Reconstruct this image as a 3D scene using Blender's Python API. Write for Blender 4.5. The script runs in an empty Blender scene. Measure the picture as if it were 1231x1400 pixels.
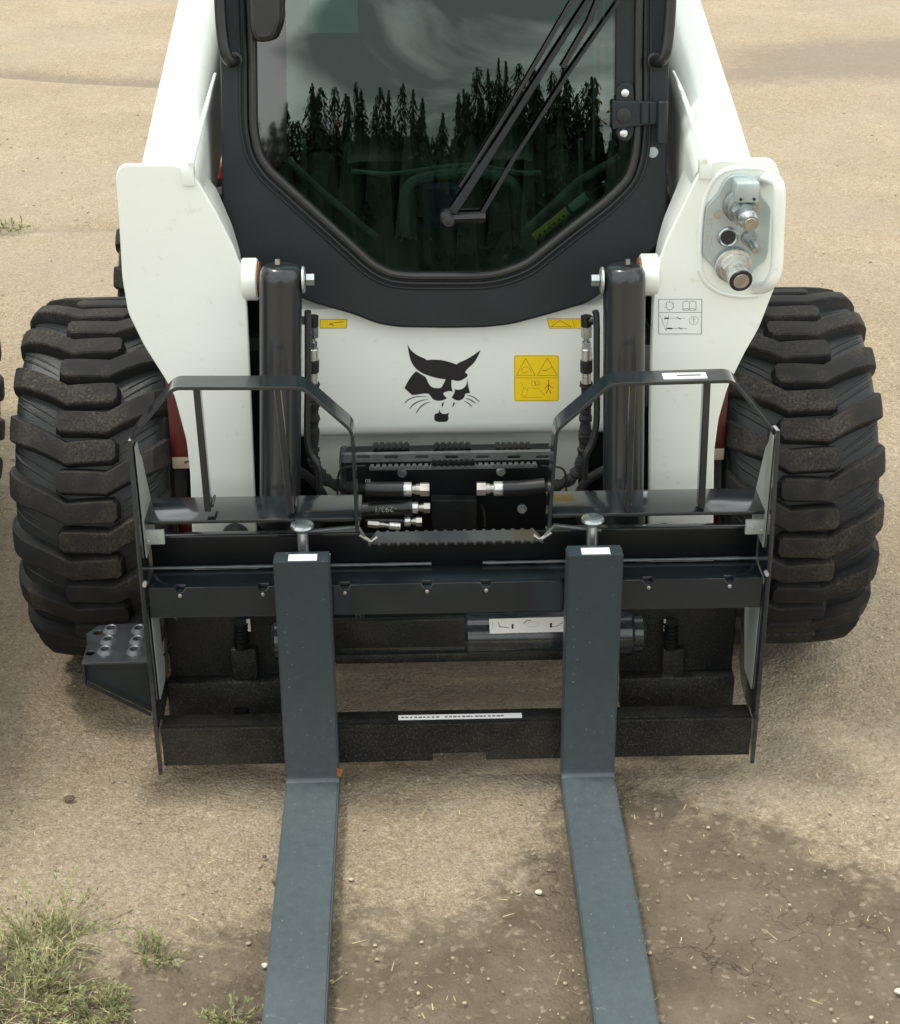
import bpy, bmesh, math, random
import numpy as np
from mathutils import Vector, Matrix, noise
random.seed(7)
rnd = random.Random(11)
SC = bpy.context.scene
COL = SC.collection
V = Vector

# ------------------------------------------------------------------ camera, world, sun
CAMPOS = V((-0.0678, -3.6915, 2.1629)); FPX = 2363.3
_yaw, _pit, _rol = .0204, .4647, -.0075
_f = V((math.sin(_yaw)*math.cos(_pit), math.cos(_yaw)*math.cos(_pit), -math.sin(_pit)))
_r = V((math.cos(_yaw), -math.sin(_yaw), 0)); _u = _r.cross(_f)
_c, _s = math.cos(_rol), math.sin(_rol)
RT = _c*_r + _s*_u; UP = -_s*_r + _c*_u
cd = bpy.data.cameras.new('camera'); cam = bpy.data.objects.new('camera', cd); COL.objects.link(cam)
cd.sensor_fit = 'HORIZONTAL'; cd.sensor_width = 36; cd.lens = 36*FPX/1231
cd.clip_start = .05; cd.clip_end = 2000
m = Matrix((RT, UP, -_f)).transposed().to_4x4(); m.translation = CAMPOS
cam.matrix_world = m
SC.camera = cam

SUN_EL, SUN_AZ = math.radians(70), math.radians(-75)     # azimuth measured from +Y towards +X
w = bpy.data.worlds.new('World'); SC.world = w; w.use_nodes = True
nt = w.node_tree; nt.nodes.clear()
def N(t, k, **kw):
    n = t.nodes.new(k)
    for a, b in kw.items():
        if a.startswith('i_'): n.inputs[a[2:].replace('_', ' ')].default_value = b
        else: setattr(n, a, b)
    return n
sky = N(nt, 'ShaderNodeTexSky', sky_type='NISHITA', sun_disc=False, sun_elevation=SUN_EL, sun_rotation=SUN_AZ, air_density=1.0, dust_density=3.0)
tc = N(nt, 'ShaderNodeTexCoord')
mp = N(nt, 'ShaderNodeMapping'); mp.inputs['Scale'].default_value = (1.0, 1.0, 1.9)
nz = N(nt, 'ShaderNodeTexNoise'); nz.inputs['Scale'].default_value = 8.5; nz.inputs['Detail'].default_value = 6; nz.inputs['Roughness'].default_value = .5; nz.inputs['Distortion'].default_value = .6
cr = N(nt, 'ShaderNodeValToRGB'); cr.color_ramp.elements[0].position = .36; cr.color_ramp.elements[0].color = (5.2, 5.8, 5.6, 1); cr.color_ramp.elements[1].position = .53; cr.color_ramp.elements[1].color = (23, 23.6, 23, 1)
mx = N(nt, 'ShaderNodeMixRGB'); mx.inputs['Fac'].default_value = .86
bg = N(nt, 'ShaderNodeBackground'); bg.inputs['Strength'].default_value = .093
wo = N(nt, 'ShaderNodeOutputWorld')
L = nt.links.new
L(tc.outputs['Generated'], mp.inputs['Vector']); L(mp.outputs[0], nz.inputs['Vector']); L(nz.outputs['Fac'], cr.inputs['Fac'])
L(sky.outputs[0], mx.inputs['Color1']); L(cr.outputs[0], mx.inputs['Color2']); L(mx.outputs[0], bg.inputs['Color']); L(bg.outputs[0], wo.inputs[0])
sd = bpy.data.lights.new('sun', 'SUN'); sd.energy = 2.2; sd.angle = math.radians(10); sd.color = (1, .96, .89)
so = bpy.data.objects.new('sun', sd); COL.objects.link(so)
sdir = V((math.sin(SUN_AZ)*math.cos(SUN_EL), math.cos(SUN_AZ)*math.cos(SUN_EL), math.sin(SUN_EL)))
so.rotation_euler = sdir.to_track_quat('Z', 'Y').to_euler(); so.location = sdir*20
SC.view_settings.view_transform = 'Standard'; SC.view_settings.look = 'None'; SC.view_settings.exposure = .22; SC.view_settings.gamma = 1
SC.view_settings.use_curve_mapping = False

# ------------------------------------------------------------------ measuring helpers (photo pixel -> point on a world plane)
class Plane:
    def __init__(s, o, x, y):
        s.o, s.x, s.y = V(o), V(x).normalized(), V(y).normalized(); s.n = s.x.cross(s.y)
        s.m = Matrix((s.x, s.y, s.n)).transposed().to_4x4(); s.m.translation = s.o
    def hit(s, px, py):
        d = _f + RT*(px-615.5)/FPX - UP*(py-700)/FPX
        return CAMPOS + d*((s.o-CAMPOS).dot(s.n)/d.dot(s.n))
    def uv(s, px, py):
        p = s.hit(px, py)-s.o; return (p.dot(s.x), p.dot(s.y))
    def off(s, k): return Plane(s.o+s.n*k, s.x, s.y)
    def at(s, u, v, k=0): return s.o+s.x*u+s.y*v+s.n*k
def YP(y): return Plane((0, y, 0), (1, 0, 0), (0, 0, 1))
def XP(x): return Plane((x, 0, 0), (0, -1, 0), (0, 0, 1))
def ZP(z): return Plane((0, 0, z), (1, 0, 0), (0, 1, 0))
def H(px, py, y): return YP(y).hit(px, py)

# ------------------------------------------------------------------ materials
MATS = {}
def mat(name, col, rough=.5, metal=0., spec=.5, coat=0., var=.0, vscale=8., bump=0., bscale=60., dirt=None, dscale=6., dlo=.5, dhi=.7, dust_up=0., dustcol=(.30, .24, .17)):
    if name in MATS: return MATS[name]
    M = bpy.data.materials.new(name); M.use_nodes = True; t = M.node_tree; t.nodes.clear(); l = t.links.new
    p = N(t, 'ShaderNodeBsdfPrincipled'); o = N(t, 'ShaderNodeOutputMaterial'); l(p.outputs[0], o.inputs[0])
    p.inputs['Roughness'].default_value = rough; p.inputs['Metallic'].default_value = metal
    p.inputs['Specular IOR Level'].default_value = spec; p.inputs['Coat Weight'].default_value = coat; p.inputs['Coat Roughness'].default_value = .08
    tcn = N(t, 'ShaderNodeTexCoord'); c = (*col, 1)
    last = None
    if var:
        n = N(t, 'ShaderNodeTexNoise'); n.inputs['Scale'].default_value = vscale; n.inputs['Detail'].default_value = 6; l(tcn.outputs['Object'], n.inputs['Vector'])
        r = N(t, 'ShaderNodeValToRGB'); r.color_ramp.elements[0].position = .3; r.color_ramp.elements[1].position = .7
        r.color_ramp.elements[0].color = (*[a*(1-var) for a in col], 1); r.color_ramp.elements[1].color = (*[min(1, a*(1+var)) for a in col], 1)
        l(n.outputs['Fac'], r.inputs['Fac']); last = r.outputs[0]
        rr = N(t, 'ShaderNodeMapRange'); rr.inputs['To Min'].default_value = max(.02, rough-.08); rr.inputs['To Max'].default_value = min(1, rough+.12)
        l(n.outputs['Fac'], rr.inputs['Value']); l(rr.outputs[0], p.inputs['Roughness'])
    def mixin(fac, color2):
        nonlocal last
        k = N(t, 'ShaderNodeMixRGB'); l(fac, k.inputs['Fac'])
        if last: l(last, k.inputs['Color1'])
        else: k.inputs['Color1'].default_value = c
        k.inputs['Color2'].default_value = (*color2, 1); last = k.outputs[0]
    if dirt:
        n = N(t, 'ShaderNodeTexNoise'); n.inputs['Scale'].default_value = dscale; n.inputs['Detail'].default_value = 9; n.inputs['Roughness'].default_value = .68; l(tcn.outputs['Object'], n.inputs['Vector'])
        r = N(t, 'ShaderNodeMapRange'); r.inputs['From Min'].default_value = dlo; r.inputs['From Max'].default_value = dhi; l(n.outputs['Fac'], r.inputs['Value'])
        mixin(r.outputs[0], dirt)
    if dust_up:
        g = N(t, 'ShaderNodeNewGeometry'); sx = N(t, 'ShaderNodeSeparateXYZ'); l(g.outputs['Position'], sx.inputs[0])
        r = N(t, 'ShaderNodeMapRange'); r.inputs['From Min'].default_value = .45; r.inputs['From Max'].default_value = .05; r.inputs['To Max'].default_value = dust_up; l(sx.outputs['Z'], r.inputs['Value'])
        n = N(t, 'ShaderNodeTexNoise'); n.inputs['Scale'].default_value = 90; n.inputs['Detail'].default_value = 6; l(tcn.outputs['Object'], n.inputs['Vector'])
        n2 = N(t, 'ShaderNodeMapRange'); n2.inputs['From Min'].default_value = .4; n2.inputs['From Max'].default_value = .68; l(n.outputs['Fac'], n2.inputs['Value'])
        mm = N(t, 'ShaderNodeMath', operation='MULTIPLY'); l(r.outputs[0], mm.inputs[0]); l(n2.outputs[0], mm.inputs[1]); mixin(mm.outputs[0], dustcol)
    if last: l(last, p.inputs['Base Color'])
    else: p.inputs['Base Color'].default_value = c
    if bump:
        n = N(t, 'ShaderNodeTexNoise'); n.inputs['Scale'].default_value = bscale; n.inputs['Detail'].default_value = 4; l(tcn.outputs['Object'], n.inputs['Vector'])
        b = N(t, 'ShaderNodeBump'); b.inputs['Strength'].default_value = bump; b.inputs['Distance'].default_value = .004; l(n.outputs['Fac'], b.inputs['Height']); l(b.outputs[0], p.inputs['Normal'])
    MATS[name] = M; return M
WHITE = mat('white paint', (.78, .815, .77), .32, coat=.35, var=.03, vscale=3, bump=.04, bscale=25, dirt=(.62, .60, .52), dscale=30, dlo=.60, dhi=.80)
CAB = mat('black cab paint', (.0085, .0125, .0145), .42, spec=.35, var=.15, vscale=12, bump=.10, bscale=400)
FRAME = mat('charcoal gloss paint', (.0100, .0150, .0180), .17, spec=.45, coat=.6, var=.15, vscale=10, bump=.10, bscale=22, dust_up=.12)
STEPM = mat('grey step paint', (.020, .024, .027), .35, coat=.4, var=.2, vscale=30)
FRAMEM = mat('charcoal dusty paint', (.0065, .0080, .0085), .45, spec=.25, var=.3, vscale=9, bump=.5, bscale=160, dirt=(.050, .043, .032), dscale=5, dlo=.45, dhi=.95, dust_up=.30)
for n_ in FRAMEM.node_tree.nodes:
    if n_.type == 'TEX_NOISE' and n_.inputs['Scale'].default_value == 90: n_.inputs['Scale'].default_value = 260
for n_ in FRAMEM.node_tree.nodes:
    if n_.type == 'MAP_RANGE' and abs(n_.inputs['From Max'].default_value-.68) < 1e-4: n_.inputs['From Min'].default_value = .53; n_.inputs['From Max'].default_value = .78
FORK = mat('blue grey fork paint', (.024, .036, .042), .38, coat=.1, var=.10, vscale=5, bump=.12, bscale=500, dirt=(.27, .28, .25), dscale=95, dlo=.632, dhi=.70, dust_up=.62, dustcol=(.090, .115, .122))
for n_ in FORK.node_tree.nodes:
    if n_.type == 'TEX_NOISE' and n_.inputs['Scale'].default_value == 90: n_.inputs['Scale'].default_value = 45; n_.inputs['Roughness'].default_value = .8
for n_ in FORK.node_tree.nodes:
    if n_.type == 'MAP_RANGE' and abs(n_.inputs['From Max'].default_value-.68) < 1e-4: n_.inputs['From Min'].default_value = .0; n_.inputs['From Max'].default_value = .72
CYLM = mat('graphite cylinder paint', (.011, .014, .016), .30, coat=.4, var=.1, vscale=9)
RUB = mat('tyre rubber', (.013, .015, .016), .5, spec=.32, var=.2, vscale=14, bump=.25, bscale=260)
def rub_extra(M):
    t = M.node_tree; l = t.links.new; p = [n for n in t.nodes if n.type == 'BSDF_PRINCIPLED'][0]
    base = p.inputs['Base Color'].links[0].from_socket; tcn = N(t, 'ShaderNodeTexCoord'); at_ = N(t, 'ShaderNodeAttribute', attribute_name='lug')
    def nf(s_, lo, hi, d=8):
        n = N(t, 'ShaderNodeTexNoise'); n.inputs['Scale'].default_value = s_; n.inputs['Detail'].default_value = d; n.inputs['Roughness'].default_value = .7; l(tcn.outputs['Object'], n.inputs['Vector'])
        r = N(t, 'ShaderNodeMapRange'); r.inputs['From Min'].default_value = lo; r.inputs['From Max'].default_value = hi; l(n.outputs['Fac'], r.inputs['Value']); return r.outputs[0]
    def mul(a, b):
        n = N(t, 'ShaderNodeMath', operation='MULTIPLY')
        for i, v_ in enumerate((a, b)):
            if isinstance(v_, float): n.inputs[i].default_value = v_
            else: l(v_, n.inputs[i])
        return n.outputs[0]
    for f, c_ in ((mul(at_.outputs['Fac'], .85), (.0105, .0100, .0095)), (mul(mul(at_.outputs['Fac'], nf(190, .44, .66)), mul(nf(5, .42, .60, 3), .60)), (.110, .086, .058)), (mul(nf(9, .55, .8), .35), (.085, .070, .05))):
        k = N(t, 'ShaderNodeMixRGB'); l(f, k.inputs['Fac']); l(base, k.inputs['Color1']); k.inputs['Color2'].default_value = (*c_, 1); base = k.outputs[0]
    l(base, p.inputs['Base Color'])
    for l_ in list(p.inputs['Roughness'].links): t.links.remove(l_)
    r = N(t, 'ShaderNodeMapRange'); r.inputs['To Min'].default_value = .42; r.inputs['To Max'].default_value = .78; l(at_.outputs['Fac'], r.inputs['Value']); l(r.outputs[0], p.inputs['Roughness'])
rub_extra(RUB)
SEAL = mat('rubber seal', (.014, .014, .013), .45, bump=.2, bscale=200)
LINER = mat('pale grey primer', (.27, .29, .27), .5, var=.06, vscale=6)
BLACK = mat('black plastic', (.008, .008, .009), .35, var=.2)
DEEP = mat('black chassis paint', (.003, .004, .005), .45, spec=.2, var=.3)
HOSE = mat('braided hose sleeve', (.010, .010, .011), .75, bump=.9, bscale=420)
ZINC = mat('zinc plated steel', (.40, .44, .45), .26, metal=.85, var=.12, vscale=40, bump=.1, bscale=90)
ZINCP = mat('zinc plate', (.44, .51, .52), .36, metal=.55, var=.10, vscale=25, bump=.1, bscale=60)
STEEL = mat('warm steel', (.42, .40, .37), .32, metal=.8, var=.2, vscale=60)
CRIMP = mat('silver crimp', (.60, .61, .59), .26, metal=.7, var=.1, vscale=60)
SLOT = mat('grey galvanised strip', (.105, .115, .118), .33, metal=.3, var=.2, vscale=40)
STICK = mat('white sticker', (.80, .80, .78), .35)
YEL = mat('yellow sticker', (.93, .66, .014), .35)
INK = mat('black ink', (.014, .014, .015), .45)
INKG = mat('grey ink', (.12, .12, .11), .5)
INKY = mat('brown ink', (.28, .17, .01), .5)
REDI = mat('red ink', (.45, .03, .01), .5)
TEXTG = mat('faded hose print', (.30, .30, .28), .6)
RED = mat('red chassis paint', (.075, .004, .004), .35, coat=.3, var=.2)
CREAM = mat('cream decal', (.36, .30, .22), .5)
ORANGE = mat('orange plastic', (1, .20, .01), .3)
RUST = mat('rust', (.22, .08, .025), .8, var=.4, vscale=150)
INTER = mat('dark cab lining', (.005, .006, .006), .7)
INTG = mat('grey green cab trim', (.27, .29, .28), .5)
LABELB = mat('pale strut label', (.55, .72, .70), .4)
BLUE = mat('blue seat fabric', (.01, .03, .16), .8)
SPRUCE = mat('spruce needles', (.022, .04, .022), .8, var=.4, vscale=.8)
BARK = mat('bark', (.09, .065, .045), .9)
GRASSM = mat('weed leaves', (.225, .235, .10), .65, var=.35, vscale=14)
DRYM = mat('dry stalks', (.46, .39, .22), .75, var=.3, vscale=20)
STONE = mat('small stones', (.34, .28, .20), .85, var=.45, vscale=9, bump=.4)

def glass_mat():
    M = bpy.data.materials.new('tinted windscreen glass'); M.use_nodes = True; t = M.node_tree; t.nodes.clear(); l = t.links.new
    tr = N(t, 'ShaderNodeBsdfTransparent'); tr.inputs['Color'].default_value = (.47, .62, .56, 1)
    gl = N(t, 'ShaderNodeBsdfGlossy'); gl.inputs['Roughness'].default_value = .0; gl.inputs['Color'].default_value = (.90, .96, .93, 1)
    fr = N(t, 'ShaderNodeFresnel'); fr.inputs['IOR'].default_value = 1.88
    n = N(t, 'ShaderNodeTexNoise'); n.inputs['Scale'].default_value = 2.2; b = N(t, 'ShaderNodeBump'); b.inputs['Strength'].default_value = .02; b.inputs['Distance'].default_value = .01
    tcn = N(t, 'ShaderNodeTexCoord');     mxs = N(t, 'ShaderNodeMixShader'); o = N(t, 'ShaderNodeOutputMaterial')
    l(fr.outputs[0], mxs.inputs[0]); l(tr.outputs[0], mxs.inputs[1]); l(gl.outputs[0], mxs.inputs[2]); l(mxs.outputs[0], o.inputs[0])
    return M
GLASS = glass_mat()
FRIT = mat('black glass border', (.006, .006, .006), .02, spec=1.0)

# ------------------------------------------------------------------ object helpers
def thing(name, label, cat, loc=(0, 0, 0), group=None):
    o = bpy.data.objects.new(name, None); COL.objects.link(o); o.location = loc; o.empty_display_size = .1
    o['label'] = label; o['category'] = cat
    if group: o['group'] = group
    return o
def link(name, me, m_, parent=None, label=None, kind=None, smooth=35):
    o = bpy.data.objects.new(name, me); COL.objects.link(o)
    me.materials.clear(); me.materials.append(m_)
    if smooth:
        me.shade_smooth(); me.set_sharp_from_angle(angle=math.radians(smooth))
    if parent:
        root = parent
        while root.parent: root = root.parent
        me.transform(Matrix.Translation(-root.location)); o.parent = parent
    if label: o['label'] = label
    if kind: o['kind'] = kind
    return o
def spl(pts, n=6, closed=False):
    P = [V(p) for p in pts]; out = []; k = len(P)
    for i in range(k if closed else k-1):
        a = P[(i-1) % k] if closed or i > 0 else P[0]*2-P[1]
        b = P[i]; c = P[(i+1) % k]; d = P[(i+2) % k] if closed or i+2 < k else P[-1]*2-P[-2]
        for j in range(n):
            t = j/n
            out.append(.5*((2*b)+(c-a)*t+(2*a-5*b+4*c-d)*t*t+(3*b-a-3*c+d)*t**3))
    if not closed: out.append(P[-1])
    return out
SPLIT = {'attachment_mount', 'glass_border', 'crimp_sleeve', 'rivet', 'screw_hole', 'cab_side', 'strut_ball', 'hinge_barrel', 'wire', 'wiper_blade', 'side_console', 'bracket_end', 'tie_wire', 'tube_cover', 'coupler_guard_ridge'}
class G:
    def __init__(s): s.bm = bmesh.new()
    def _m(s, me): s.bm.from_mesh(me); bpy.data.meshes.remove(me)
    def box(s, a, b, bev=.002, mtx=None):
        t = bmesh.new(); bmesh.ops.create_cube(t, size=1)
        a, b = V(a), V(b); c = (a+b)/2; d = b-a
        for v in t.verts: v.co = V((c.x+v.co.x*d.x, c.y+v.co.y*d.y, c.z+v.co.z*d.z))
        if bev: bmesh.ops.bevel(t, geom=t.edges[:], offset=bev, segments=2, affect='EDGES', profile=.5)
        if mtx: bmesh.ops.transform(t, matrix=mtx, verts=t.verts)
        me = bpy.data.meshes.new('tmp'); t.to_mesh(me); t.free(); s._m(me); return s
    def tube(s, pts, r, seg=12, cap=True, closed=False):
        P = [V(p) for p in pts]; n = len(P); rs = r if isinstance(r, (list, tuple)) else [r]*n
        T = []
        for i in range(n):
            a = P[i-1] if (i > 0 or closed) else P[i]; b = P[(i+1) % n] if (i < n-1 or closed) else P[i]
            T.append((b-a).normalized() if (b-a).length > 1e-9 else V((0, 0, 1)))
        u = T[0].orthogonal().normalized(); rings = []
        for i in range(n):
            u = (u-T[i]*u.dot(T[i])).normalized(); w_ = T[i].cross(u)
            rings.append([s.bm.verts.new(P[i]+(u*math.cos(2*math.pi*k/seg)+w_*math.sin(2*math.pi*k/seg))*rs[i]) for k in range(seg)])
        for i in range(n if closed else n-1):
            A, B = rings[i], rings[(i+1) % n]
            for k in range(seg): s.bm.faces.new((A[k], A[(k+1) % seg], B[(k+1) % seg], B[k]))
        if cap and not closed: s.bm.faces.new(rings[0][::-1]); s.bm.faces.new(rings[-1])
        return s
    def cyl(s, a, b, r, seg=24, r2=None, ch=.0):
        a, b = V(a), V(b); d = (b-a).normalized(); r2 = r if r2 is None else r2
        if ch: return s.tube([a, a+d*ch, b-d*ch, b], [r-ch, r, r2, r2-ch], seg)
        return s.tube([a, b], [r, r2], seg)
    def lathe(s, o, ax, prof, seg=32):   # prof: (along, radius)
        o, ax = V(o), V(ax).normalized()
        return s.tube([o+ax*p[0] for p in prof], [max(p[1], 1e-4) for p in prof], seg)._fixax(o, ax) if False else s._lathe(o, ax, prof, seg)
    def _lathe(s, o, ax, prof, seg):
        u = ax.orthogonal().normalized(); w_ = ax.cross(u); R = []
        for h, r in prof:
            R.append([s.bm.verts.new(o+ax*h+(u*math.cos(2*math.pi*k/seg)+w_*math.sin(2*math.pi*k/seg))*max(r, 1e-4)) for k in range(seg)])
        for A, B in zip(R, R[1:]):
            for k in range(seg): s.bm.faces.new((A[k], A[(k+1) % seg], B[(k+1) % seg], B[k]))
        if prof[0][1] > 1e-3: s.bm.faces.new(R[0][::-1])
        if prof[-1][1] > 1e-3: s.bm.faces.new(R[-1])
        return s
    def hexa(s, a, b, r): return s.cyl(a, b, r, 6)
    def plate(s, loops, pl, th, bev=0., res=1):   # loops: list of 2D loops in plane, extruded towards -n from the plane
        cu = bpy.data.curves.new('tmp', 'CURVE'); cu.dimensions = '2D'; cu.fill_mode = 'BOTH'
        bev = min(bev, th/2.01)
        cu.extrude = th/2-bev; cu.bevel_depth = bev; cu.bevel_resolution = res; cu.offset = -bev
        for lp in loops:
            sp = cu.splines.new('POLY'); sp.points.add(len(lp)-1); sp.use_cyclic_u = True
            for p, q in zip(sp.points, lp): p.co = (q[0], q[1], 0, 1)
        ob = bpy.data.objects.new('tmp', cu); me = bpy.data.meshes.new_from_object(ob)
        me.transform(pl.off(-th/2).m); bpy.data.objects.remove(ob); bpy.data.curves.remove(cu); s._m(me); return s
    def pix(s, loops, pl, th, bev=0., rnd_=0): # loops in photo pixels
        return s.plate([rp([pl.uv(*q) for q in lp], rnd_) if rnd_ else [pl.uv(*q) for q in lp] for lp in loops], pl, th, bev)
    def stroke(s, pl, pts, wd, pix=True, closed=False):   # flat painted line
        q = [V(pl.uv(*p)).to_2d() if pix else V(p) for p in pts]
        if closed: q.append(q[0])
        for a, b in zip(q, q[1:]):
            d = (b-a)
            if d.length < 1e-7: continue
            d.normalize(); n = V((-d.y, d.x))*wd/2; e = d*wd*.3
            c = [a-e+n, a-e-n, b+e-n, b+e+n]
            s.bm.faces.new([s.bm.verts.new(pl.at(*k)) for k in c])
        return s
    def text(s, txt, pl, u, v, size, rot=0., ext=0.):
        cu = bpy.data.curves.new('tmp', 'FONT'); cu.body = txt; cu.size = size; cu.align_x = 'CENTER'; cu.align_y = 'CENTER'; cu.extrude = ext
        ob = bpy.data.objects.new('tmp', cu); me = bpy.data.meshes.new_from_object(ob)
        me.transform(pl.m @ Matrix.Translation((u, v, 0)) @ Matrix.Rotation(rot, 4, 'Z')); bpy.data.objects.remove(ob); bpy.data.curves.remove(cu); s._m(me); return s
    def done(s, name, m_, parent=None, label=None, kind=None, smooth=35, split=False):
        if name in SPLIT: split = True
        if split:
            s.bm.verts.ensure_lookup_table(); seen = set(); isl = []
            for v in s.bm.verts:
                if v in seen: continue
                st = [v]; seen.add(v); cur = []
                while st:
                    a = st.pop(); cur.append(a)
                    for e in a.link_edges:
                        b = e.other_vert(a)
                        if b not in seen: seen.add(b); st.append(b)
                isl.append(cur)
            if len(isl) > 1:
                out_ = []
                for cur in isl:
                    g2 = G(); mp2 = {v: g2.bm.verts.new(v.co) for v in cur}; fs = {f for v in cur for f in v.link_faces}
                    for f in fs: g2.bm.faces.new([mp2[v] for v in f.verts])
                    g2.bm.verts.index_update(); out_.append(g2.done(name, m_, parent, label, kind, smooth))
                s.bm.free(); return out_[0]
        bmesh.ops.recalc_face_normals(s.bm, faces=s.bm.faces[:])
        me = bpy.data.meshes.new(name); s.bm.to_mesh(me); s.bm.free()
        return link(name, me, m_, parent, label, kind, smooth)
def rp(pts, r, n=5):    # round the corners of a 2D loop
    out = []; k = len(pts)
    for i in range(k):
        a, b, c = V(pts[i-1][:2]), V(pts[i][:2]), V(pts[(i+1) % k][:2])
        d1, d2 = (a-b), (c-b); q = min(r, d1.length*.45, d2.length*.45)
        p, e = b+d1.normalized()*q, b+d2.normalized()*q
        for j in range(n+1):
            t = j/n; out.append(tuple((1-t)**2*p+2*t*(1-t)*b+t*t*e))
    return out
def sp2(pts, n=4):
    return [tuple(p[:2]) for p in spl([(*p, 0) for p in pts], n, True)]
def ell(u, v, a, b=None, n=24):
    b = b or a
    return [(u+a*math.cos(2*math.pi*k/n), v+b*math.sin(2*math.pi*k/n)) for k in range(n)]

# ------------------------------------------------------------------ ground
def seg_mask(x, y, poly):
    inside = np.zeros_like(x, bool); d = np.full_like(x, 1e9)
    k = len(poly)
    for i in range(k):
        (x1, y1), (x2, y2) = poly[i], poly[(i+1) % k]
        c = ((y1 > y) != (y2 > y)) & (x < (x2-x1)*(y-y1)/((y2-y1) or 1e-9)+x1); inside ^= c
        t = np.clip(((x-x1)*(x2-x1)+(y-y1)*(y2-y1))/((x2-x1)**2+(y2-y1)**2), 0, 1)
        d = np.minimum(d, np.hypot(x-x1-t*(x2-x1), y-y1-t*(y2-y1)))
    return np.where(inside, d, -d)
def axis(lo, hi, st, far, lo2, hi2):
    a = list(np.arange(lo2, lo-.02, .045))+list(np.arange(lo, hi+1e-6, st))+list(np.arange(hi+.045, hi2, .045)); g = .045; p = a[-1]; q = a[0]; up = []; dn = []
    while p < far: g *= 1.25; p += g; up.append(p)
    g = .045
    while q > -far: g *= 1.25; q -= g; dn.append(q)
    return np.array(dn[::-1]+a+up)
gx = axis(-1.6, 1.6, .0125, 400, -3.8, 3.8); gy = axis(-1.75, 2.6, .0125, 400, -2.6, 10)
X, Y = np.meshgrid(gx, gy)
def vnoise(x, y, s, seed):
    rs = np.random.RandomState(seed); T = rs.rand(256, 256)
    xs, ys = x*s, y*s; xi = np.floor(xs).astype(int); yi = np.floor(ys).astype(int); fx, fy = xs-xi, ys-yi
    fx = fx*fx*(3-2*fx); fy = fy*fy*(3-2*fy)
    g_ = lambda a, b: T[a % 256, b % 256]
    return (g_(xi, yi)*(1-fx)+g_(xi+1, yi)*fx)*(1-fy)+(g_(xi, yi+1)*(1-fx)+g_(xi+1, yi+1)*fx)*fy-.5
fade = np.exp(-np.maximum(0, np.hypot(X, Y)-4)/6)
Z = fade*(.010*vnoise(X, Y, 3, 1)+.005*vnoise(X, Y, 11, 2)+.0045*vnoise(X, Y, 28, 3)+.0045*vnoise(X, Y, 55, 4))
Z -= .006
gp = ZP(0)
def gpt(px, py): p = gp.hit(px, py); return (p.x, p.y)
dark_patch = [gpt(*q) for q in [(-200, 1300), (60, 1305), (170, 1300), (250, 1285), (370, 1262), (470, 1240), (530, 1262), (600, 1258), (650, 1240), (700, 1212), (735, 1150), (760, 1090), (830, 1050), (880, 1072), (930, 1085), (990, 1112), (1060, 1130), (1130, 1158), (1231, 1188), (1500, 1240), (1500, 2300), (-200, 2300)]]  # outline of the darker, browner earth area in front
sd_ = seg_mask(X, Y, dark_patch)
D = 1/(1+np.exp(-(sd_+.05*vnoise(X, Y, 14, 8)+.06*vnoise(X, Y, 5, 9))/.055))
far1 = [gpt(*q) for q in [(955, 62), (1231, 50), (1600, 50), (1600, 118), (1231, 116), (1100, 110), (1000, 108)]]
D2 = 1/(1+np.exp(-(seg_mask(X, Y, far1)+.5*vnoise(X, Y, 1.2, 5))/.16))
def track(pts, wd):
    d = np.full_like(X, 1e9)
    for (x1, y1), (x2, y2) in zip(pts, pts[1:]):
        t = np.clip(((X-x1)*(x2-x1)+(Y-y1)*(y2-y1))/((x2-x1)**2+(y2-y1)**2), 0, 1)
        d = np.minimum(d, np.hypot(X-x1-t*(x2-x1), Y-y1-t*(y2-y1)))
    return np.exp(-(d/wd)**2)
T1 = track([gpt(*q) for q in [(-300, 88), (0, 93), (90, 100), (215, 107), (300, 112)]],   .13)
T2 = track([gpt(*q) for q in [(-300, 318), (0, 314), (60, 309), (200, 307)]], .06)
Z -= .05*T1+.02*T2
ny, nx = X.shape
me = bpy.data.meshes.new('ground')
co = np.stack([X, Y, Z], -1).reshape(-1, 3)
idx = np.arange(nx*ny).reshape(ny, nx); q = np.stack([idx[:-1, :-1], idx[:-1, 1:], idx[1:, 1:], idx[1:, :-1]], -1).reshape(-1, 4)
me.vertices.add(len(co)); me.vertices.foreach_set('co', co.ravel())
me.loops.add(q.size); me.loops.foreach_set('vertex_index', q.ravel()); me.polygons.add(len(q)); me.polygons.foreach_set('loop_start', np.arange(0, q.size, 4)); me.polygons.foreach_set('loop_total', np.full(len(q), 4))
me.update(); me.validate()
for nm, A in (('dark_patch', np.clip(D, 0, 1)), ('grit', np.clip(np.maximum(D2, 0)*1.0+.95*T1+.6*T2, 0, 1))):
    at = me.attributes.new(nm, 'FLOAT', 'POINT'); at.data.foreach_set('value', A.ravel().astype(np.float32))
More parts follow.
